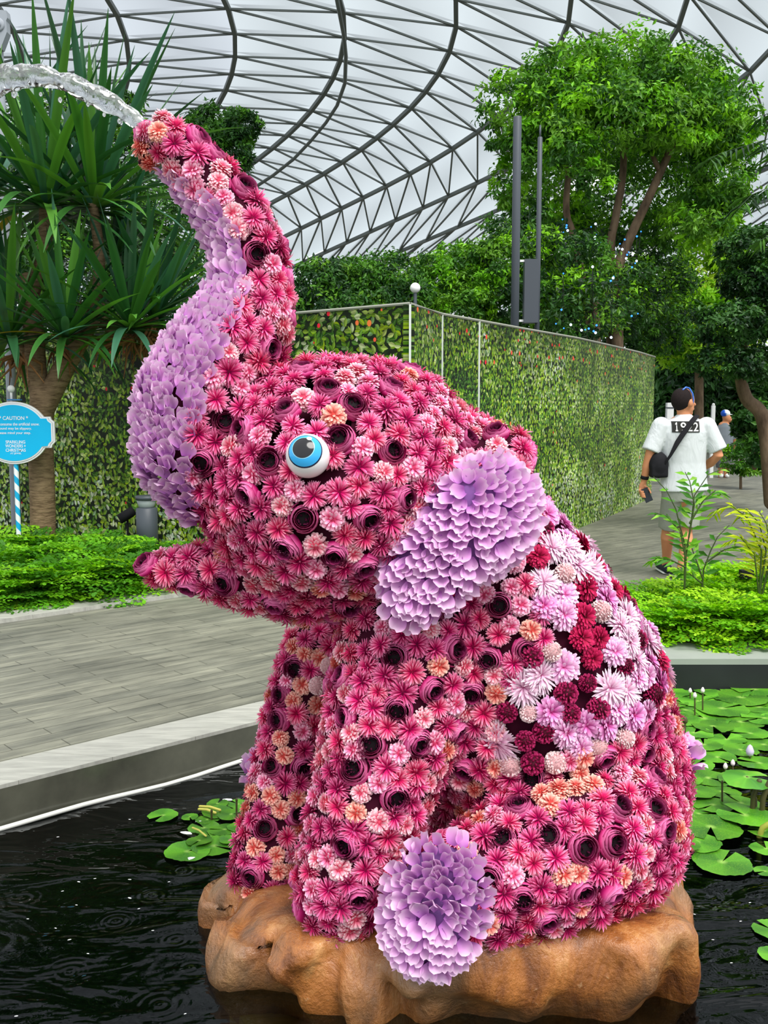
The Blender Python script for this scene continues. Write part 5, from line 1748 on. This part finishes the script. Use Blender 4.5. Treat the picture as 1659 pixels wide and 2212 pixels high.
# ================================================================== objects along the path
def text_geo(body, c, ax, width, height, col=(1, 1, 1), depth=.002):
    """flat lettering centred at c in plane ax[0], ax[1], facing ax[2]"""
    cu = bpy.data.curves.new('lettering', 'FONT'); cu.body = body; cu.align_x = 'CENTER'; cu.align_y = 'CENTER'; cu.resolution_u = 4
    cu.offset = .012
    o = bpy.data.objects.new('tmp_text', cu); COL.objects.link(o)
    dg = bpy.context.evaluated_depsgraph_get()
    me = bpy.data.meshes.new_from_object(o.evaluated_get(dg), depsgraph=dg)
    co = np.zeros(len(me.vertices) * 3, np.float32); me.vertices.foreach_get('co', co); co = co.reshape(-1, 3).astype(float)
    F = [tuple(p.vertices) for p in me.polygons]
    bpy.data.objects.remove(o); bpy.data.curves.remove(cu); bpy.data.meshes.remove(me)
    lo, hi = co.min(0), co.max(0); mid = (lo + hi) / 2
    co[:, 0] = (co[:, 0] - mid[0]) * width / (hi[0] - lo[0]); co[:, 1] = (co[:, 1] - mid[1]) * height / (hi[1] - lo[1])
    A = np.asarray(ax, float)
    W = np.asarray(c, float) + co[:, :1] * A[0] + co[:, 1:2] * A[1] + A[2] * depth
    return Geo().add(W, F, col)


AXC = [np.array([1., 0, 0]), np.array([0, 0, 1.]), np.array([0, -1., 0])]
# ---- caution sign
YS = 9.9
sc_ = ((at(32, 935, YS) - CAMP) @ FWD) / F_PX
so = at(32, 935, YS)
sign = empty('caution_sign', (so[0], YS, 0), 'bright blue oval CAUTION sign with scalloped sides on a striped pole', 'sign')


def sign_outline(inset):
    pts = []
    ax_, ay_ = 76 - inset, 67 - inset
    for a in np.linspace(90, 31, 16): pts.append((ax_ * math.cos(math.radians(a)), ay_ * math.sin(math.radians(a))))
    k = inset
    pts += [(79 - k, 35 - k * .6), (81 - k, 29 - k * .5), (88 - k, 23 - k * .4), (88 - k, -20 + k * .4), (82 - k, -26 + k * .5), (80 - k, -32 + k * .6)]
    for a in np.linspace(-29, -90, 16): pts.append((ax_ * math.cos(math.radians(a)), ay_ * math.sin(math.radians(a))))
    full = pts + [(-x, y) for x, y in reversed(pts[1:-1])]
    return [(x * sc_, y * sc_) for x, y in full][::-1]


prism(Geo(), sign_outline(0), so, AXC, .03, (1, 1, 1)).obj('board', M_WHITE, sign, False)
prism(Geo(), sign_outline(3.0), so, AXC, .034, (1, 1, 1)).obj('border_line', simple('sign_grey', lin(190, 196, 202), .5), sign, False)
prism(Geo(), sign_outline(4.2), so, AXC, .037, (1, 1, 1)).obj('inner_border', M_WHITE, sign, False)
prism(Geo(), sign_outline(7.0), so, AXC, .041, (1, 1, 1)).obj('blue_panel', simple('sign_blue', lin(0, 186, 240), .45, .3), sign, False)
M_LETTER = simple('white_letter', lin(236, 246, 250), .5)
for i, (s, cx_, cy_, w_, h_) in enumerate([('* CAUTION *', 34, 903, 62, 8.5), ('Do not consume the artificial snow.', 33, 916, 112, 6.4), ('Ground may be slippery.', 33, 926, 78, 7), ('Please mind your step.', 34, 935.5, 72, 7),
                                           ('SPARKLING', 36, 954.5, 42, 7), ('WONDERS +', 36, 963, 44, 7), ('CHRISTMAS', 36, 972, 43, 7), ('AT JEWEL', 36, 979.5, 24, 4.5)]):
    c = so + np.array([(cx_ - 32) * sc_, -.041, -(cy_ - 935) * sc_])
    text_geo(s, c, AXC, w_ * sc_, h_ * sc_).obj('lettering', M_LETTER, sign, False)
t = NT('barber_stripe')
sp = t.n('SeparateXYZ'); t.set(sp.inputs[0], t.coord())
ang = t.math('ARCTAN2', t.math('SUBTRACT', sp.outputs[1], YS + .0), t.math('SUBTRACT', sp.outputs[0], float(so[0])))
fz = t.math('FRACT', t.math('MULTIPLY_ADD', sp.outputs[2], 6.6, t.math('MULTIPLY', ang, 1 / (2 * PI))))
M_STRIPE = t.done(t.bsdf(t.mix(t.math('GREATER_THAN', fz, .5), lin(20, 172, 222), lin(240, 244, 246)), .4, .4))
g = Geo(); loft(g, [(so[0], YS + .0, 0.02), (so[0], YS + .0, so[2] + .2)], .024, 24, (1, 1, 1)); pole = g.obj('striped_pole', M_STRIPE, sign)
top = at(26, 840, YS); top[0] = so[0] - .02
lathe(Geo(), (top[0], YS, 0), [(.012, so[2] + .30), (.012, top[2])], 14, (1, 1, 1)).obj('finial_stem', M_WHITE, sign)
g = Geo(); ball(g, (top[0], YS, top[2]), 8 * sc_); g.obj('finial_ball', M_WHITE, sign)
g = Geo(); box(g, (so[0] + .01, YS, so[2] + 71 * sc_), (28 * sc_, .06, 3 * sc_)); g.obj('bracket', simple('sign_bracket', lin(60, 120, 170), .5), sign, False)

# ---- grey bollard lamp
bx = at(318, 1150, 10.15)[0]; s = 10.15 / F_PX
bol = empty('bollard_lamp', (bx, 10.15, 0), 'squat dark grey bollard lamp in front of the printed wall', 'bollard lamp')
zt = at(318, 1098, 10.15)[2]
lathe(Geo(), (bx, 10.15, 0), [(23 * s, 0), (23 * s, zt), (20 * s, zt + 2 * s)], 32).obj('post', M_DGREY, bol)
lathe(Geo(), (bx, 10.15, 0), [(15 * s, zt + 1.5 * s), (17 * s, zt + 4 * s), (22 * s, zt + 20 * s)], 32).obj('reflector', simple('silver_cone', lin(150, 160, 160), .35, .5), bol)
lathe(Geo(), (bx, 10.15, 0), [(23.5 * s, zt + 19 * s), (23.5 * s, zt + 27 * s), (21 * s, zt + 28 * s)], 32).obj('cap', M_DGREY, bol)
# ---- spotlights
for nm, px_, py_, Y, d, lab in [('spotlight', 274, 1112, 10.35, (-.8, -.2, -.5), 'small black spotlight on a spike beside the bollard lamp'), ('spotlight', 1612, 1240, 7.35, (0, -1, .15), 'small black spotlight box poking out of the right-hand ferns')]:
    q = at(px_, py_, Y); d = np.array(d, float); d /= np.linalg.norm(d); s = Y / F_PX
    r_ = empty(nm, (q[0], q[1], 0), lab, 'spotlight')
    x, y, _ = frame_of(d)
    if px_ < 800: lathe(Geo(), q, [(9 * s, -18 * s), (11 * s, -10 * s), (11 * s, 18 * s), (9 * s, 18.5 * s)], 18, (1, 1, 1), [x, y, d]).obj('lamp_head', M_BLACK, r_)
    else:
        g = Geo(); box(g, q, (26 * s, 20 * s, 18 * s)); g.obj('lamp_head', M_BLACK, r_, False)
    loft(Geo(), [(q[0], q[1] + .02, 0.02), (q[0], q[1] + .02, q[2])], .012, 8).obj('spike', M_BLACK, r_)

# ---- tall posts
x1 = at(1115, 470, 13.2)[0]; z1 = at(1119, 252, 13.2)[2]; s = 13.2 / F_PX
p1 = empty('lamp_post', (x1, 13.2, 0), 'taller and thicker grey post standing behind the printed wall', 'post')
lathe(Geo(), (x1, 13.2, 0), [(8.8 * s, 0), (8.8 * s, z1 - .01), (8 * s, z1)], 24).obj('shaft', M_DGREY, p1)
x2 = at(1164, 470, 13.8)[0]; s = 13.8 / F_PX; z2 = at(1166, 296, 13.8)[2]
p2 = empty('lamp_post', (x2, 13.8, 0), 'thinner grey post carrying a tall grey box behind the printed wall', 'post')
lathe(Geo(), (x2, 13.8, 0), [(5.2 * s, 0), (5.2 * s, z2 - .01), (4 * s, z2)], 20).obj('shaft', M_DGREY, p2)
lathe(Geo(), (x2, 13.8, z2), [(2 * s, -.02), (2 * s, 24 * s)], 12).obj('tip', M_DGREY, p2)
za, zb_ = at(1150, 698, 13.7)[2], at(1150, 561, 13.7)[2]
g = Geo(); box(g, (x2 - 17 * s, 13.7, (za + zb_) / 2), (30 * s, .16, zb_ - za)); cb = g.obj('control_box', M_DGREY, p2, False)
g = Geo(); box(g, (x2 - 34 * s, 13.68, zb_ - .02), (14 * s, .04, .03)); box(g, (x2 - 34 * s, 13.68, za + .03), (14 * s, .04, .03)); g.obj('bracket', M_WHITE, cb, False)
# ---- globe lamp
q = at(897, 622, 13.55)
gl_ = empty('globe_lamp', (q[0], q[1], 0), 'white globe lamp peeping over the printed wall among the trees', 'lamp')
g = Geo(); ball(g, q, 11 * 13.55 / F_PX, (1, 1, 1), 20, 14); g.obj('globe', simple('opal', lin(250, 250, 250), .4), gl_)
loft(Geo(), [(q[0], q[1], 0), q], .025, 10).obj('pole', M_DGREY, gl_)
# ---- grey ornament, upper corner
q = at(4, 62, 12.0); s = 12.0 / F_PX
og = empty('ornate_lamp_post', (q[0], q[1], 0), 'grey ornamental post head with a round boss behind the sword leaves', 'post')
M_ORN = simple('grey_cast', lin(150, 156, 164), .5, .3)
AXO = [np.array([1., 0, 0]), np.array([0, 0, 1.]), np.array([0, -1., 0])]
prism(Geo(), [(x * s, y * s) for x, y in [(-26, 32), (18, 28), (20, 14), (17, 8), (18, -14), (4, -46), (-26, -46)]][::-1], q, AXO, .12).obj('bracket', M_ORN, og, False)
for r_, d_ in ((14, .14), (8, .165)):
    lathe(Geo(), q, [(r_ * s, 0), (r_ * s, d_ - .01), (r_ * s * .85, d_)], 24, (1, 1, 1), AXO).obj('boss', M_ORN, og)
loft(Geo(), [(q[0] - .06, q[1] + .02, 0), (q[0] - .06, q[1] + .02, q[2])], .06, 12).obj('shaft', M_ORN, og)
# ---- fairy lights
FLP = [(605, 1125), (627, 1155), (632, 1182), (610, 1192), (625, 1167), (775, 1148), (752, 1163), (780, 1197), (770, 1215), (788, 1225), (798, 1240), (782, 1247), (806, 1265), (808, 1278), (772, 1230), (900, 1250), (925, 1228), (912, 1278), (945, 1293), (937, 1306), (932, 1325), (1008, 1187), (987, 1212), (985, 1338), (978, 1350), (962, 1370)]
FLP2 = [(868, 1418), (853, 1440), (760, 1368), (610, 1402), (600, 1588), (648, 1665), (612, 1683), (780, 1668), (703, 1693), (722, 1690), (765, 1698), (775, 1706), (992, 1608), (960, 1620), (855, 1730), (572, 1660), (740, 1685), (865, 1425)]


def emit(name, col, st):
    t = NT(name); e = t.n('Emission'); t.set(e.inputs['Color'], col); t.set(e.inputs['Strength'], st)
    return t.done(e.outputs[0])


E1, E2 = emit('blue_bulb', lin(50, 120, 255), 3.0), emit('white_bulb', lin(205, 225, 255), 2.5)
for lst, Y, lab in [(FLP, 14.9, 'string of blue and white fairy lights wound up the fig stems'), (FLP2, 13.75, 'string of blue and white fairy lights in the shrub tree just above the wall')]:
    pts = [at(960 + .4213 * x, .4213 * y, Y) for x, y in lst]
    r_ = empty('fairy_light_string', pts[0], lab, 'fairy lights')
    g = Geo()
    o_ = sorted(range(len(pts)), key=lambda i: pts[i][0])
    for a, b in zip(o_[:-1], o_[1:]): loft(g, [pts[a], (pts[a] + pts[b]) / 2 - np.array([0, 0, .05]), pts[b]], .003, 4, (1, 1, 1), None)
    g.obj('wire', M_BLACK, r_)
    for i, p in enumerate(pts):
        g = Geo(); ball(g, p, .010 + .004 * (i % 3), (1, 1, 1), 10, 8); g.obj('bulb', E2 if i % 3 == 2 else E1, r_)
# ---- white hose on the waterline
pts = []
for x, y in [(-420, 1890), (-200, 1838), (-60, 1806), (0, 1791), (60, 1772), (120, 1757), (180, 1742), (240, 1727), (300, 1709), (360, 1697), (430, 1681), (480, 1672), (540, 1657), (620, 1637)]:
    q = ground(x, y, WATER_Z); sft = (q - K0) @ n_k
    pts.append(q - n_k * (sft + .022 + .006 * math.sin(x * .02)) + np.array([0, 0, .006 + .006 * math.sin(x * .013)]))
g = Geo(); loft(g, pts, .0105, 10, (1, 1, 1))
tag(g.obj('hose', simple('white_hose', lin(222, 224, 216), .4, .4)), 'thin white hose lying along the waterline of the black pool side', 'hose')
# ---- pale posts far behind
for x, y0, y1, Y, w, lab, nm in [(1447, 870, 925, 20, 7, 'pale square marker post just past the end of the printed wall', 'marker_post'), (1541, 876, 960, 22, 3.6, 'slim white post with a small knob near the walker in the blue cap', 'marker_post')]:
    s = Y / F_PX; q = at(x, y0, Y)
    r_ = empty(nm, (q[0], Y, 0), lab, 'post')
    g = Geo(); box(g, (q[0], Y, q[2] / 2), (2 * w * s, 2 * w * s, q[2])); g.obj('shaft', M_WHITE, r_, False)
    if w < 5:
        g = Geo(); ball(g, (q[0], Y, q[2] + .02), w * s * .9); g.obj('knob', M_WHITE, r_)
    else:
        g = Geo(); box(g, (q[0], Y - .005, q[2] - .1), (2.1 * w * s, 2.1 * w * s, .025)); g.obj('band', M_DGREY, r_, False)

# ================================================================== the walking man
YM = 8.96


def m(px_, py_, dy=0.0): return at(px_, py_, YM) + np.array([0, dy, 0])


M_SKIN = simple('skin', lin(206, 140, 100), .55, .3)
t = NT('white_cotton')
mp = t.n('Mapping'); t.set(mp.inputs['Vector'], t.coord()); mp.inputs['Scale'].default_value = (1.4, 1.4, .5)
nz = t.noise(7, 3, .5, mp.outputs[0], dist=1.2)
M_SHIRT = t.done(t.bsdf(lin(205, 210, 212), .85, .1, 0, t.bump(nz.outputs[0], .4, .04)))
M_SHORT = simple('grey_cotton', lin(150, 154, 144), .85, .1, vary=.1, vscale=10, bump=.5)
M_HAIR = simple('cropped_hair', lin(38, 32, 32), .9, .1, vary=.5, vscale=120)
man = empty('person', (m(1470, 1255)[0], YM, 0), 'man in white 1922 T-shirt and pale shorts walking away with a black shoulder bag', 'person')
g = Geo()
RM = rotz(PI / 2 - 1.25)      # head turned to his right-hand side of the path
hc = m(1477, 866)
ball(g, hc, (.083, .098, .112), seg=24, rings=18, M=RM @ rotz(-PI / 2))
fx = np.array([math.sin(1.25), math.cos(1.25), 0]); fs_ = np.array([fx[1], -fx[0], 0])
ball(g, hc + fx * .035 + np.array([0, 0, -.055]), (.062, .062, .075), seg=20, rings=14)
loft(g, [hc + fx * .085 + np.array([0, 0, .0]), hc + fx * .112 + np.array([0, 0, -.032])], [.010, .016], 10)
loft(g, [hc + fx * .088 + fs_ * .018 + np.array([0, 0, -.072]), hc + fx * .088 - fs_ * .018 + np.array([0, 0, -.072])], .012, 8)
ball(g, hc + fx * .07 + np.array([0, 0, -.105]), .026)
for sg in (-1, 1):
    ball(g, hc + fs_ * sg * .088 + fx * .012 + np.array([0, 0, -.022]), (.022, .016, .034), M=RM)
loft(g, [hc + np.array([-.005, 0, -.07]), m(1477, 905), m(1477, 925)], [.054, .06, .08], 16)
loft(g, [m(1477, 915), m(1477, 945), m(1477, 1000), m(1477, 1050), m(1477, 1075)], [(.08, .15), (.105, .18), (.10, .16), (.11, .17), (.10, .16)], 24)
ARM_L = [m(1424, 924), m(1412, 952), m(1402, 985, -.02), m(1397, 1010, .0), m(1393, 1036, .02)]
ARM_R = [m(1530, 924), m(1540, 952), m(1548, 983, -.05), m(1540, 1000, .06), m(1522, 1016, .16)]
for a_ in (ARM_L, ARM_R): loft(g, a_, [.055, .05, .044, .042, .030], 16)
LEG_L = [m(1459, 1062, .0), m(1455, 1105, .06), m(1452, 1142, .12), m(1451, 1165, .14), m(1455, 1205, .22), m(1456, 1230, .26)]
LEG_R = [m(1493, 1062, .0), m(1488, 1105, .02), m(1482, 1146, .0), m(1479, 1172, -.05), m(1470, 1210, -.07), m(1464, 1236, -.08)]
for a_ in (LEG_L, LEG_R): loft(g, a_, [.088, .078, .056, .060, .042, .038], 16)
# left hand closed round the phone
ph = m(1396, 1069, -.01); pu = np.array([.42, 0, -.90]); pu /= np.linalg.norm(pu); pr = np.array([.90, 0, .42]); pf = np.array([0, -1., 0])
palm0 = m(1392, 1040, .02)
loft(g, [palm0, m(1390, 1050, .025), m(1390, 1062, .03)], [(.026, .024), (.020, .036), (.018, .038)], 14)
for k in range(4):
    b0 = m(1386 + k * 1.2, 1056 + k * 4.2, .028)
    loft(g, [b0, b0 + np.array([-.020, -.02, -.012]), b0 + np.array([-.012, -.052, -.02]), b0 + np.array([.012, -.056, -.022])], [.0095, .009, .0085, .0075][:4], 8)
loft(g, [m(1394, 1050, .01), m(1401, 1056, -.02), m(1403, 1064, -.045)], [.011, .010, .0085], 8)
# right hand in front of the hip
hr = m(1518, 1020, .18)
loft(g, [m(1522, 1016, .16), hr, hr + np.array([-.03, .03, -.04])], [(.026, .024), (.018, .036), (.017, .034)], 12)
for k in range(4):
    b0 = hr + np.array([-.03 + .0 * k, .01 + .016 * k, -.045])
    loft(g, [b0, b0 + np.array([-.02, .0, -.032]), b0 + np.array([-.05, -.0, -.042])], [.009, .0085, .0075], 8)
loft(g, [hr + np.array([-.01, -.02, -.01]), hr + np.array([-.035, -.03, -.04])], [.011, .009], 8)
body = remeshed(g, 'body', M_SKIN, man, .0068, 2)
# clothes
g = Geo()
SH = [(895, .065, .060), (900, .085, .085), (906, .10, .135), (916, .115, .188), (935, .128, .218), (965, .128, .206), (1000, .124, .196), (1035, .132, .205), (1060, .142, .222)]
loft(g, [m(1477, y) for y, _, _ in SH], [(d, w) for _, d, w in SH], 36, cap=None)
for a_, b_ in ((m(1428, 921), m(1404, 975, -.02)), (m(1526, 921), m(1549, 973, -.03))):
    loft(g, [a_ + (a_ - b_) * .06, a_, (a_ + b_) / 2, b_], [.074, .086, .082, .084], 20, cap=None)
    ball(g, a_ + np.array([0, 0, .004]), (.082, .088, .082))
shirt = remeshed(g, 't_shirt', M_SHIRT, man, .009, 3)
g = Geo()
loft(g, [m(1477, 1048), m(1477, 1062), m(1477, 1082)], [(.125, .198), (.130, .202), (.12, .19)], 28, cap=None)
loft(g, [m(1457, 1068), m(1455, 1105, .06), m(1453, 1142, .12)], [.112, .104, .098], 20, cap=None)
loft(g, [m(1496, 1068), m(1490, 1105, .02), m(1485, 1140, .0)], [.112, .106, .100], 20, cap=None)
remeshed(g, 'shorts', M_SHORT, man, .009, 2)
g = Geo(); ball(g, hc + np.array([-.004, -.006, .012]) - fx * .020, (.088, .097, .105), seg=24, rings=16, M=RM @ rotz(-PI / 2))
g.obj('hair', M_HAIR, man)
for pts, lift in (([LEG_R[-1] + np.array([-.01, -.05, .0]), LEG_R[-1] + np.array([-.01, .17, -.03])], .02), ([LEG_L[-1] + np.array([0, -.05, -.02]), LEG_L[-1] + np.array([0, .2, -.03])], 0)):
    g = Geo(); a_, b_ = pts
    zb0 = .0
    a_ = np.array([a_[0], a_[1], .055 + lift]); b_ = np.array([b_[0], b_[1], .045])
    loft(g, [a_, a_ * .6 + b_ * .4, b_], [(.045, .05), (.046, .04), (.045, .03)], 16)
    sh_ = remeshed(g, 'shoe', simple('navy_canvas', lin(34, 40, 56), .7), man, .008, 1)
    g = Geo(); loft(g, [a_ - np.array([0, 0, .04]), b_ - np.array([0, 0, .03])], [(.047, .014), (.046, .014)], 16)
    g.obj('sole', M_WHITE, sh_)
g = Geo(); w0, w1 = ARM_L[-1], ARM_L[-2]; wd_ = (w0 - w1) / np.linalg.norm(w0 - w1)
loft(g, [w0 - wd_ * .035, w0 - wd_ * .005], .037, 18, cap=None); g.obj('wristband', M_BLACK, man)


from mathutils.bvhtree import BVHTree
_bv = BVHTree.FromPolygons([tuple(shirt.matrix_basis @ v.co + man.location) for v in shirt.data.vertices], [tuple(p.vertices) for p in shirt.data.polygons])


def wrap(g, off):
    """lay a flat print onto the back of the shirt"""
    g.arrays()
    for v in g.V[0]:
        h = _bv.ray_cast(Vector(v), Vector((0, 1, 0)))[0]
        if h is not None: v[1] = h.y - off
    return g


def prism_one(c):
    o = [(-.45, -1), (.5, -1), (.5, -.7), (.22, -.7), (.22, 1), (-.12, 1), (-.5, .72), (-.5, .42), (-.16, .6), (-.16, -.7), (-.45, -.7)]
    return Geo().add([c + np.array([x * 5 * ps, 0, y * 9.5 * ps]) for x, y in o], [tuple(range(11))], (1, 1, 1))


pc = m(1474, 921.5, -.35); ps = YM / F_PX
g = Geo(); V, F = [], []
for i in range(17):
    for j in range(9): V.append(pc + np.array([(i / 16 - .5) * 58 * ps, 0, (j / 8 - .5) * 23.5 * ps]))
for i in range(16):
    for j in range(8): F.append((i * 9 + j, i * 9 + 9 + j, i * 9 + 10 + j, i * 9 + j + 1))
g.add(V, F, (1, 1, 1)); pr_ = wrap(g, .006).obj('printed_box', simple('black_print', lin(40, 40, 38), .8), man)
for k, ch in enumerate('1922'):
    tg_ = prism_one(pc + np.array([(-20 + 13.4 * k) * ps, 0, 0])) if ch == '1' else text_geo(ch, pc + np.array([(-20 + 13.4 * k) * ps, 0, 0]), AXC, (8.5 if k == 0 else 11.5) * ps, 19 * ps)
    wrap(tg_, .010).obj('printed_digit', M_WHITE, pr_, False)
g = Geo(); a_ = [(1471, 842, -.06), (1478, 837, -.05), (1486, 839, -.04), (1491, 850, -.065), (1493, 862, -.07), (1492, 870, -.07)]
loft(g, [m(*q) for q in a_], [.008, .009, .009, .008, .007, .006], 8, lin(44, 100, 190))
ball(g, m(1470, 841, -.02), (.03, .012, .012), lin(40, 90, 180), 12, 8)
tag(g.obj('sunglasses', M_VGLOSS), 'blue-rimmed sunglasses pushed up on the walking man', 'sunglasses')
g = Geo(); box(g, ph + np.array([0, -.005, 0]), (.068, .009, .13), (1, 1, 1), [pr, pf, pu])
pho = g.obj('smartphone', simple('phone_black', lin(34, 38, 48), .2, .5), None, False); tag(pho, 'dark smartphone held low in the hand of the walking man', 'phone')
bag = empty('shoulder_bag', m(1420, 1035, -.10), 'black shoulder bag slung across the back of the walking man', 'bag')
g = Geo(); bc = m(1419, 1004, -.06)
ball(g, bc, (.088, .07, .12), seg=22, rings=16); box(g, bc + np.array([.0, 0, -.055]), (.15, .11, .11)); box(g, bc + np.array([.012, 0, .03]), (.10, .09, .11))
remeshed(g, 'pouch', M_BLACK, bag, .011, 5)
st_ = [(1428, 1000, -.12), (1438, 982, -.150), (1452, 955, -.155), (1466, 934, -.152), (1480, 916, -.138), (1491, 904, -.118), (1499, 897, -.085), (1504, 898, -.03), (1505, 902, .02)]
g = Geo(); loft(g, [m(*q) for q in st_], [(.004, .010), (.005, .014), (.005, .024), (.005, .025), (.005, .025), (.005, .024), (.005, .022), (.005, .022), (.005, .02)], 10)
g.obj('strap', M_BLACK, bag)

# ---- distant walker
YW = 22.0
def w_(px_, py_, dy=0.0): return at(px_, py_, YW) + np.array([0, dy, 0])
wal = empty('person', (w_(1562, 1038)[0], YW, 0), 'distant walker in grey shirt and blue-and-white cap, half hidden by a dark bush', 'person')
g = Geo()
ball(g, w_(1569, 901), (.085, .1, .12)); ball(g, w_(1576, 906), (.05, .06, .07))
loft(g, [w_(1567, 908), w_(1565, 922)], [.06, .07], 12)
loft(g, [w_(1564, 918), w_(1563, 940), w_(1563, 970), w_(1563, 985)], [(.08, .12), (.11, .19), (.11, .17), (.11, .18)], 18)
for p in ([w_(1548, 925), w_(1546, 950), w_(1550, 975, .1)], [w_(1580, 925), w_(1586, 950), w_(1590, 968, .1)]):
    loft(g, p, [.05, .045, .034], 10); loft(g, [p[-1], p[-1] + np.array([.02, .04, -.06])], [(.03, .02), (.028, .016)], 8)
    for k in range(4): loft(g, [p[-1] + np.array([.0 + .016 * k, .04, -.08]), p[-1] + np.array([.0 + .016 * k, .05, -.13])], .009, 6)
    loft(g, [p[-1] + np.array([-.02, .03, -.03]), p[-1] + np.array([-.035, .05, -.07])], .01, 6)
for x in (1557, 1570): loft(g, [w_(x, 985), w_(x, 1008), w_(x - 1, 1020), w_(x - 1, 1034)], [.085, .06, .058, .04], 12)
remeshed(g, 'body', M_SKIN, wal, .012, 2)
g = Geo(); loft(g, [w_(1564, 913), w_(1564, 922), w_(1563, 940), w_(1563, 970), w_(1563, 984)], [(.07, .07), (.11, .16), (.13, .215), (.13, .2), (.14, .21)], 20, cap=None)
for a_, b_ in ((w_(1549, 924), w_(1546, 948)), (w_(1579, 924), w_(1586, 948))): loft(g, [a_, b_], [.075, .07], 12, cap=None)
remeshed(g, 'shirt', simple('grey_shirt', lin(120, 128, 136), .9), wal, .014, 2)
g = Geo(); loft(g, [w_(1563, 980), w_(1563, 990)], [(.13, .2), (.13, .2)], 16, cap=None)
for x in (1556, 1571): loft(g, [w_(x, 988), w_(x, 1010)], [.1, .095], 12, cap=None)
remeshed(g, 'shorts', simple('slate_shorts', lin(96, 98, 104), .9), wal, .014, 2)
for x in (1556, 1569):
    g = Geo(); q = w_(x, 1036); loft(g, [(q[0], q[1] - .05, .05), (q[0], q[1] + .16, .04)], [(.045, .05), (.04, .035)], 10); g.obj('shoe', M_WHITE, wal)
g = Geo(); q = w_(1567, 893); ball(g, q, (.10, .115, .085), seg=20, rings=12)
g.arrays(); V = g.V[0]; sgn = ((V - q) @ np.array([.7, -.2, .3]) > .005); g.C[0][:] = np.where(sgn[:, None], np.array(lin(236, 240, 244)), np.array(lin(28, 92, 214)))
lathe(g, q + np.array([.07, .02, -.03]), [(.09, 0), (.092, .008), (.02, .02)], 16, lin(236, 240, 244))
g.obj('cap', M_VCOL, wal)

# ================================================================== light and camera
world = bpy.data.worlds.new('overcast'); scene.world = world; world.use_nodes = True
nt = world.node_tree; nt.nodes.clear()
bg = nt.nodes.new('ShaderNodeBackground'); wo = nt.nodes.new('ShaderNodeOutputWorld')
tc = nt.nodes.new('ShaderNodeTexCoord'); sp = nt.nodes.new('ShaderNodeSeparateXYZ'); rp_ = nt.nodes.new('ShaderNodeValToRGB')
nt.links.new(tc.outputs['Generated'], sp.inputs[0]); nt.links.new(sp.outputs[2], rp_.inputs[0])
rp_.color_ramp.elements[0].position = 0; rp_.color_ramp.elements[0].color = (.84, .9, .95, 1)
rp_.color_ramp.elements[1].position = 1; rp_.color_ramp.elements[1].color = (.97, .99, 1.0, 1)
nt.links.new(rp_.outputs[0], bg.inputs[0]); bg.inputs[1].default_value = 1.15
nt.links.new(bg.outputs[0], wo.inputs[0])
sl = bpy.data.lights.new('sun', 'SUN'); sl.energy = 3.2; sl.angle = math.radians(35); sl.color = (1.0, .97, .92)
so_ = bpy.data.objects.new('sun', sl); COL.objects.link(so_)
so_.rotation_euler = Vector((-.32, .55, -1.0)).to_track_quat('-Z', 'Y').to_euler(); so_.location = (-6, -8, 14)

cd = bpy.data.cameras.new('camera'); cam = bpy.data.objects.new('camera', cd); COL.objects.link(cam)
cam.location = (0, 0, CAM_H); cam.rotation_euler = (PI / 2 - TH, 0, 0)
cd.sensor_fit = 'VERTICAL'; cd.sensor_height = 36.0; cd.lens = 36.0 * F_PX / 2212.0; cd.clip_start = .05; cd.clip_end = 400
scene.camera = cam
vs = scene.view_settings
vs.view_transform = 'Standard'; vs.look = 'None'; vs.exposure = 0.25; vs.gamma = 1.0; vs.use_curve_mapping = False
scene.cycles.adaptive_threshold = .02; scene.cycles.max_bounces = 7; scene.cycles.transparent_max_bounces = 16; scene.cycles.diffuse_bounces = 3; scene.cycles.glossy_bounces = 3
scene.cycles.transmission_bounces = 6; scene.cycles.caustics_reflective = False; scene.cycles.caustics_refractive = False
scene.cycles.use_denoising = True
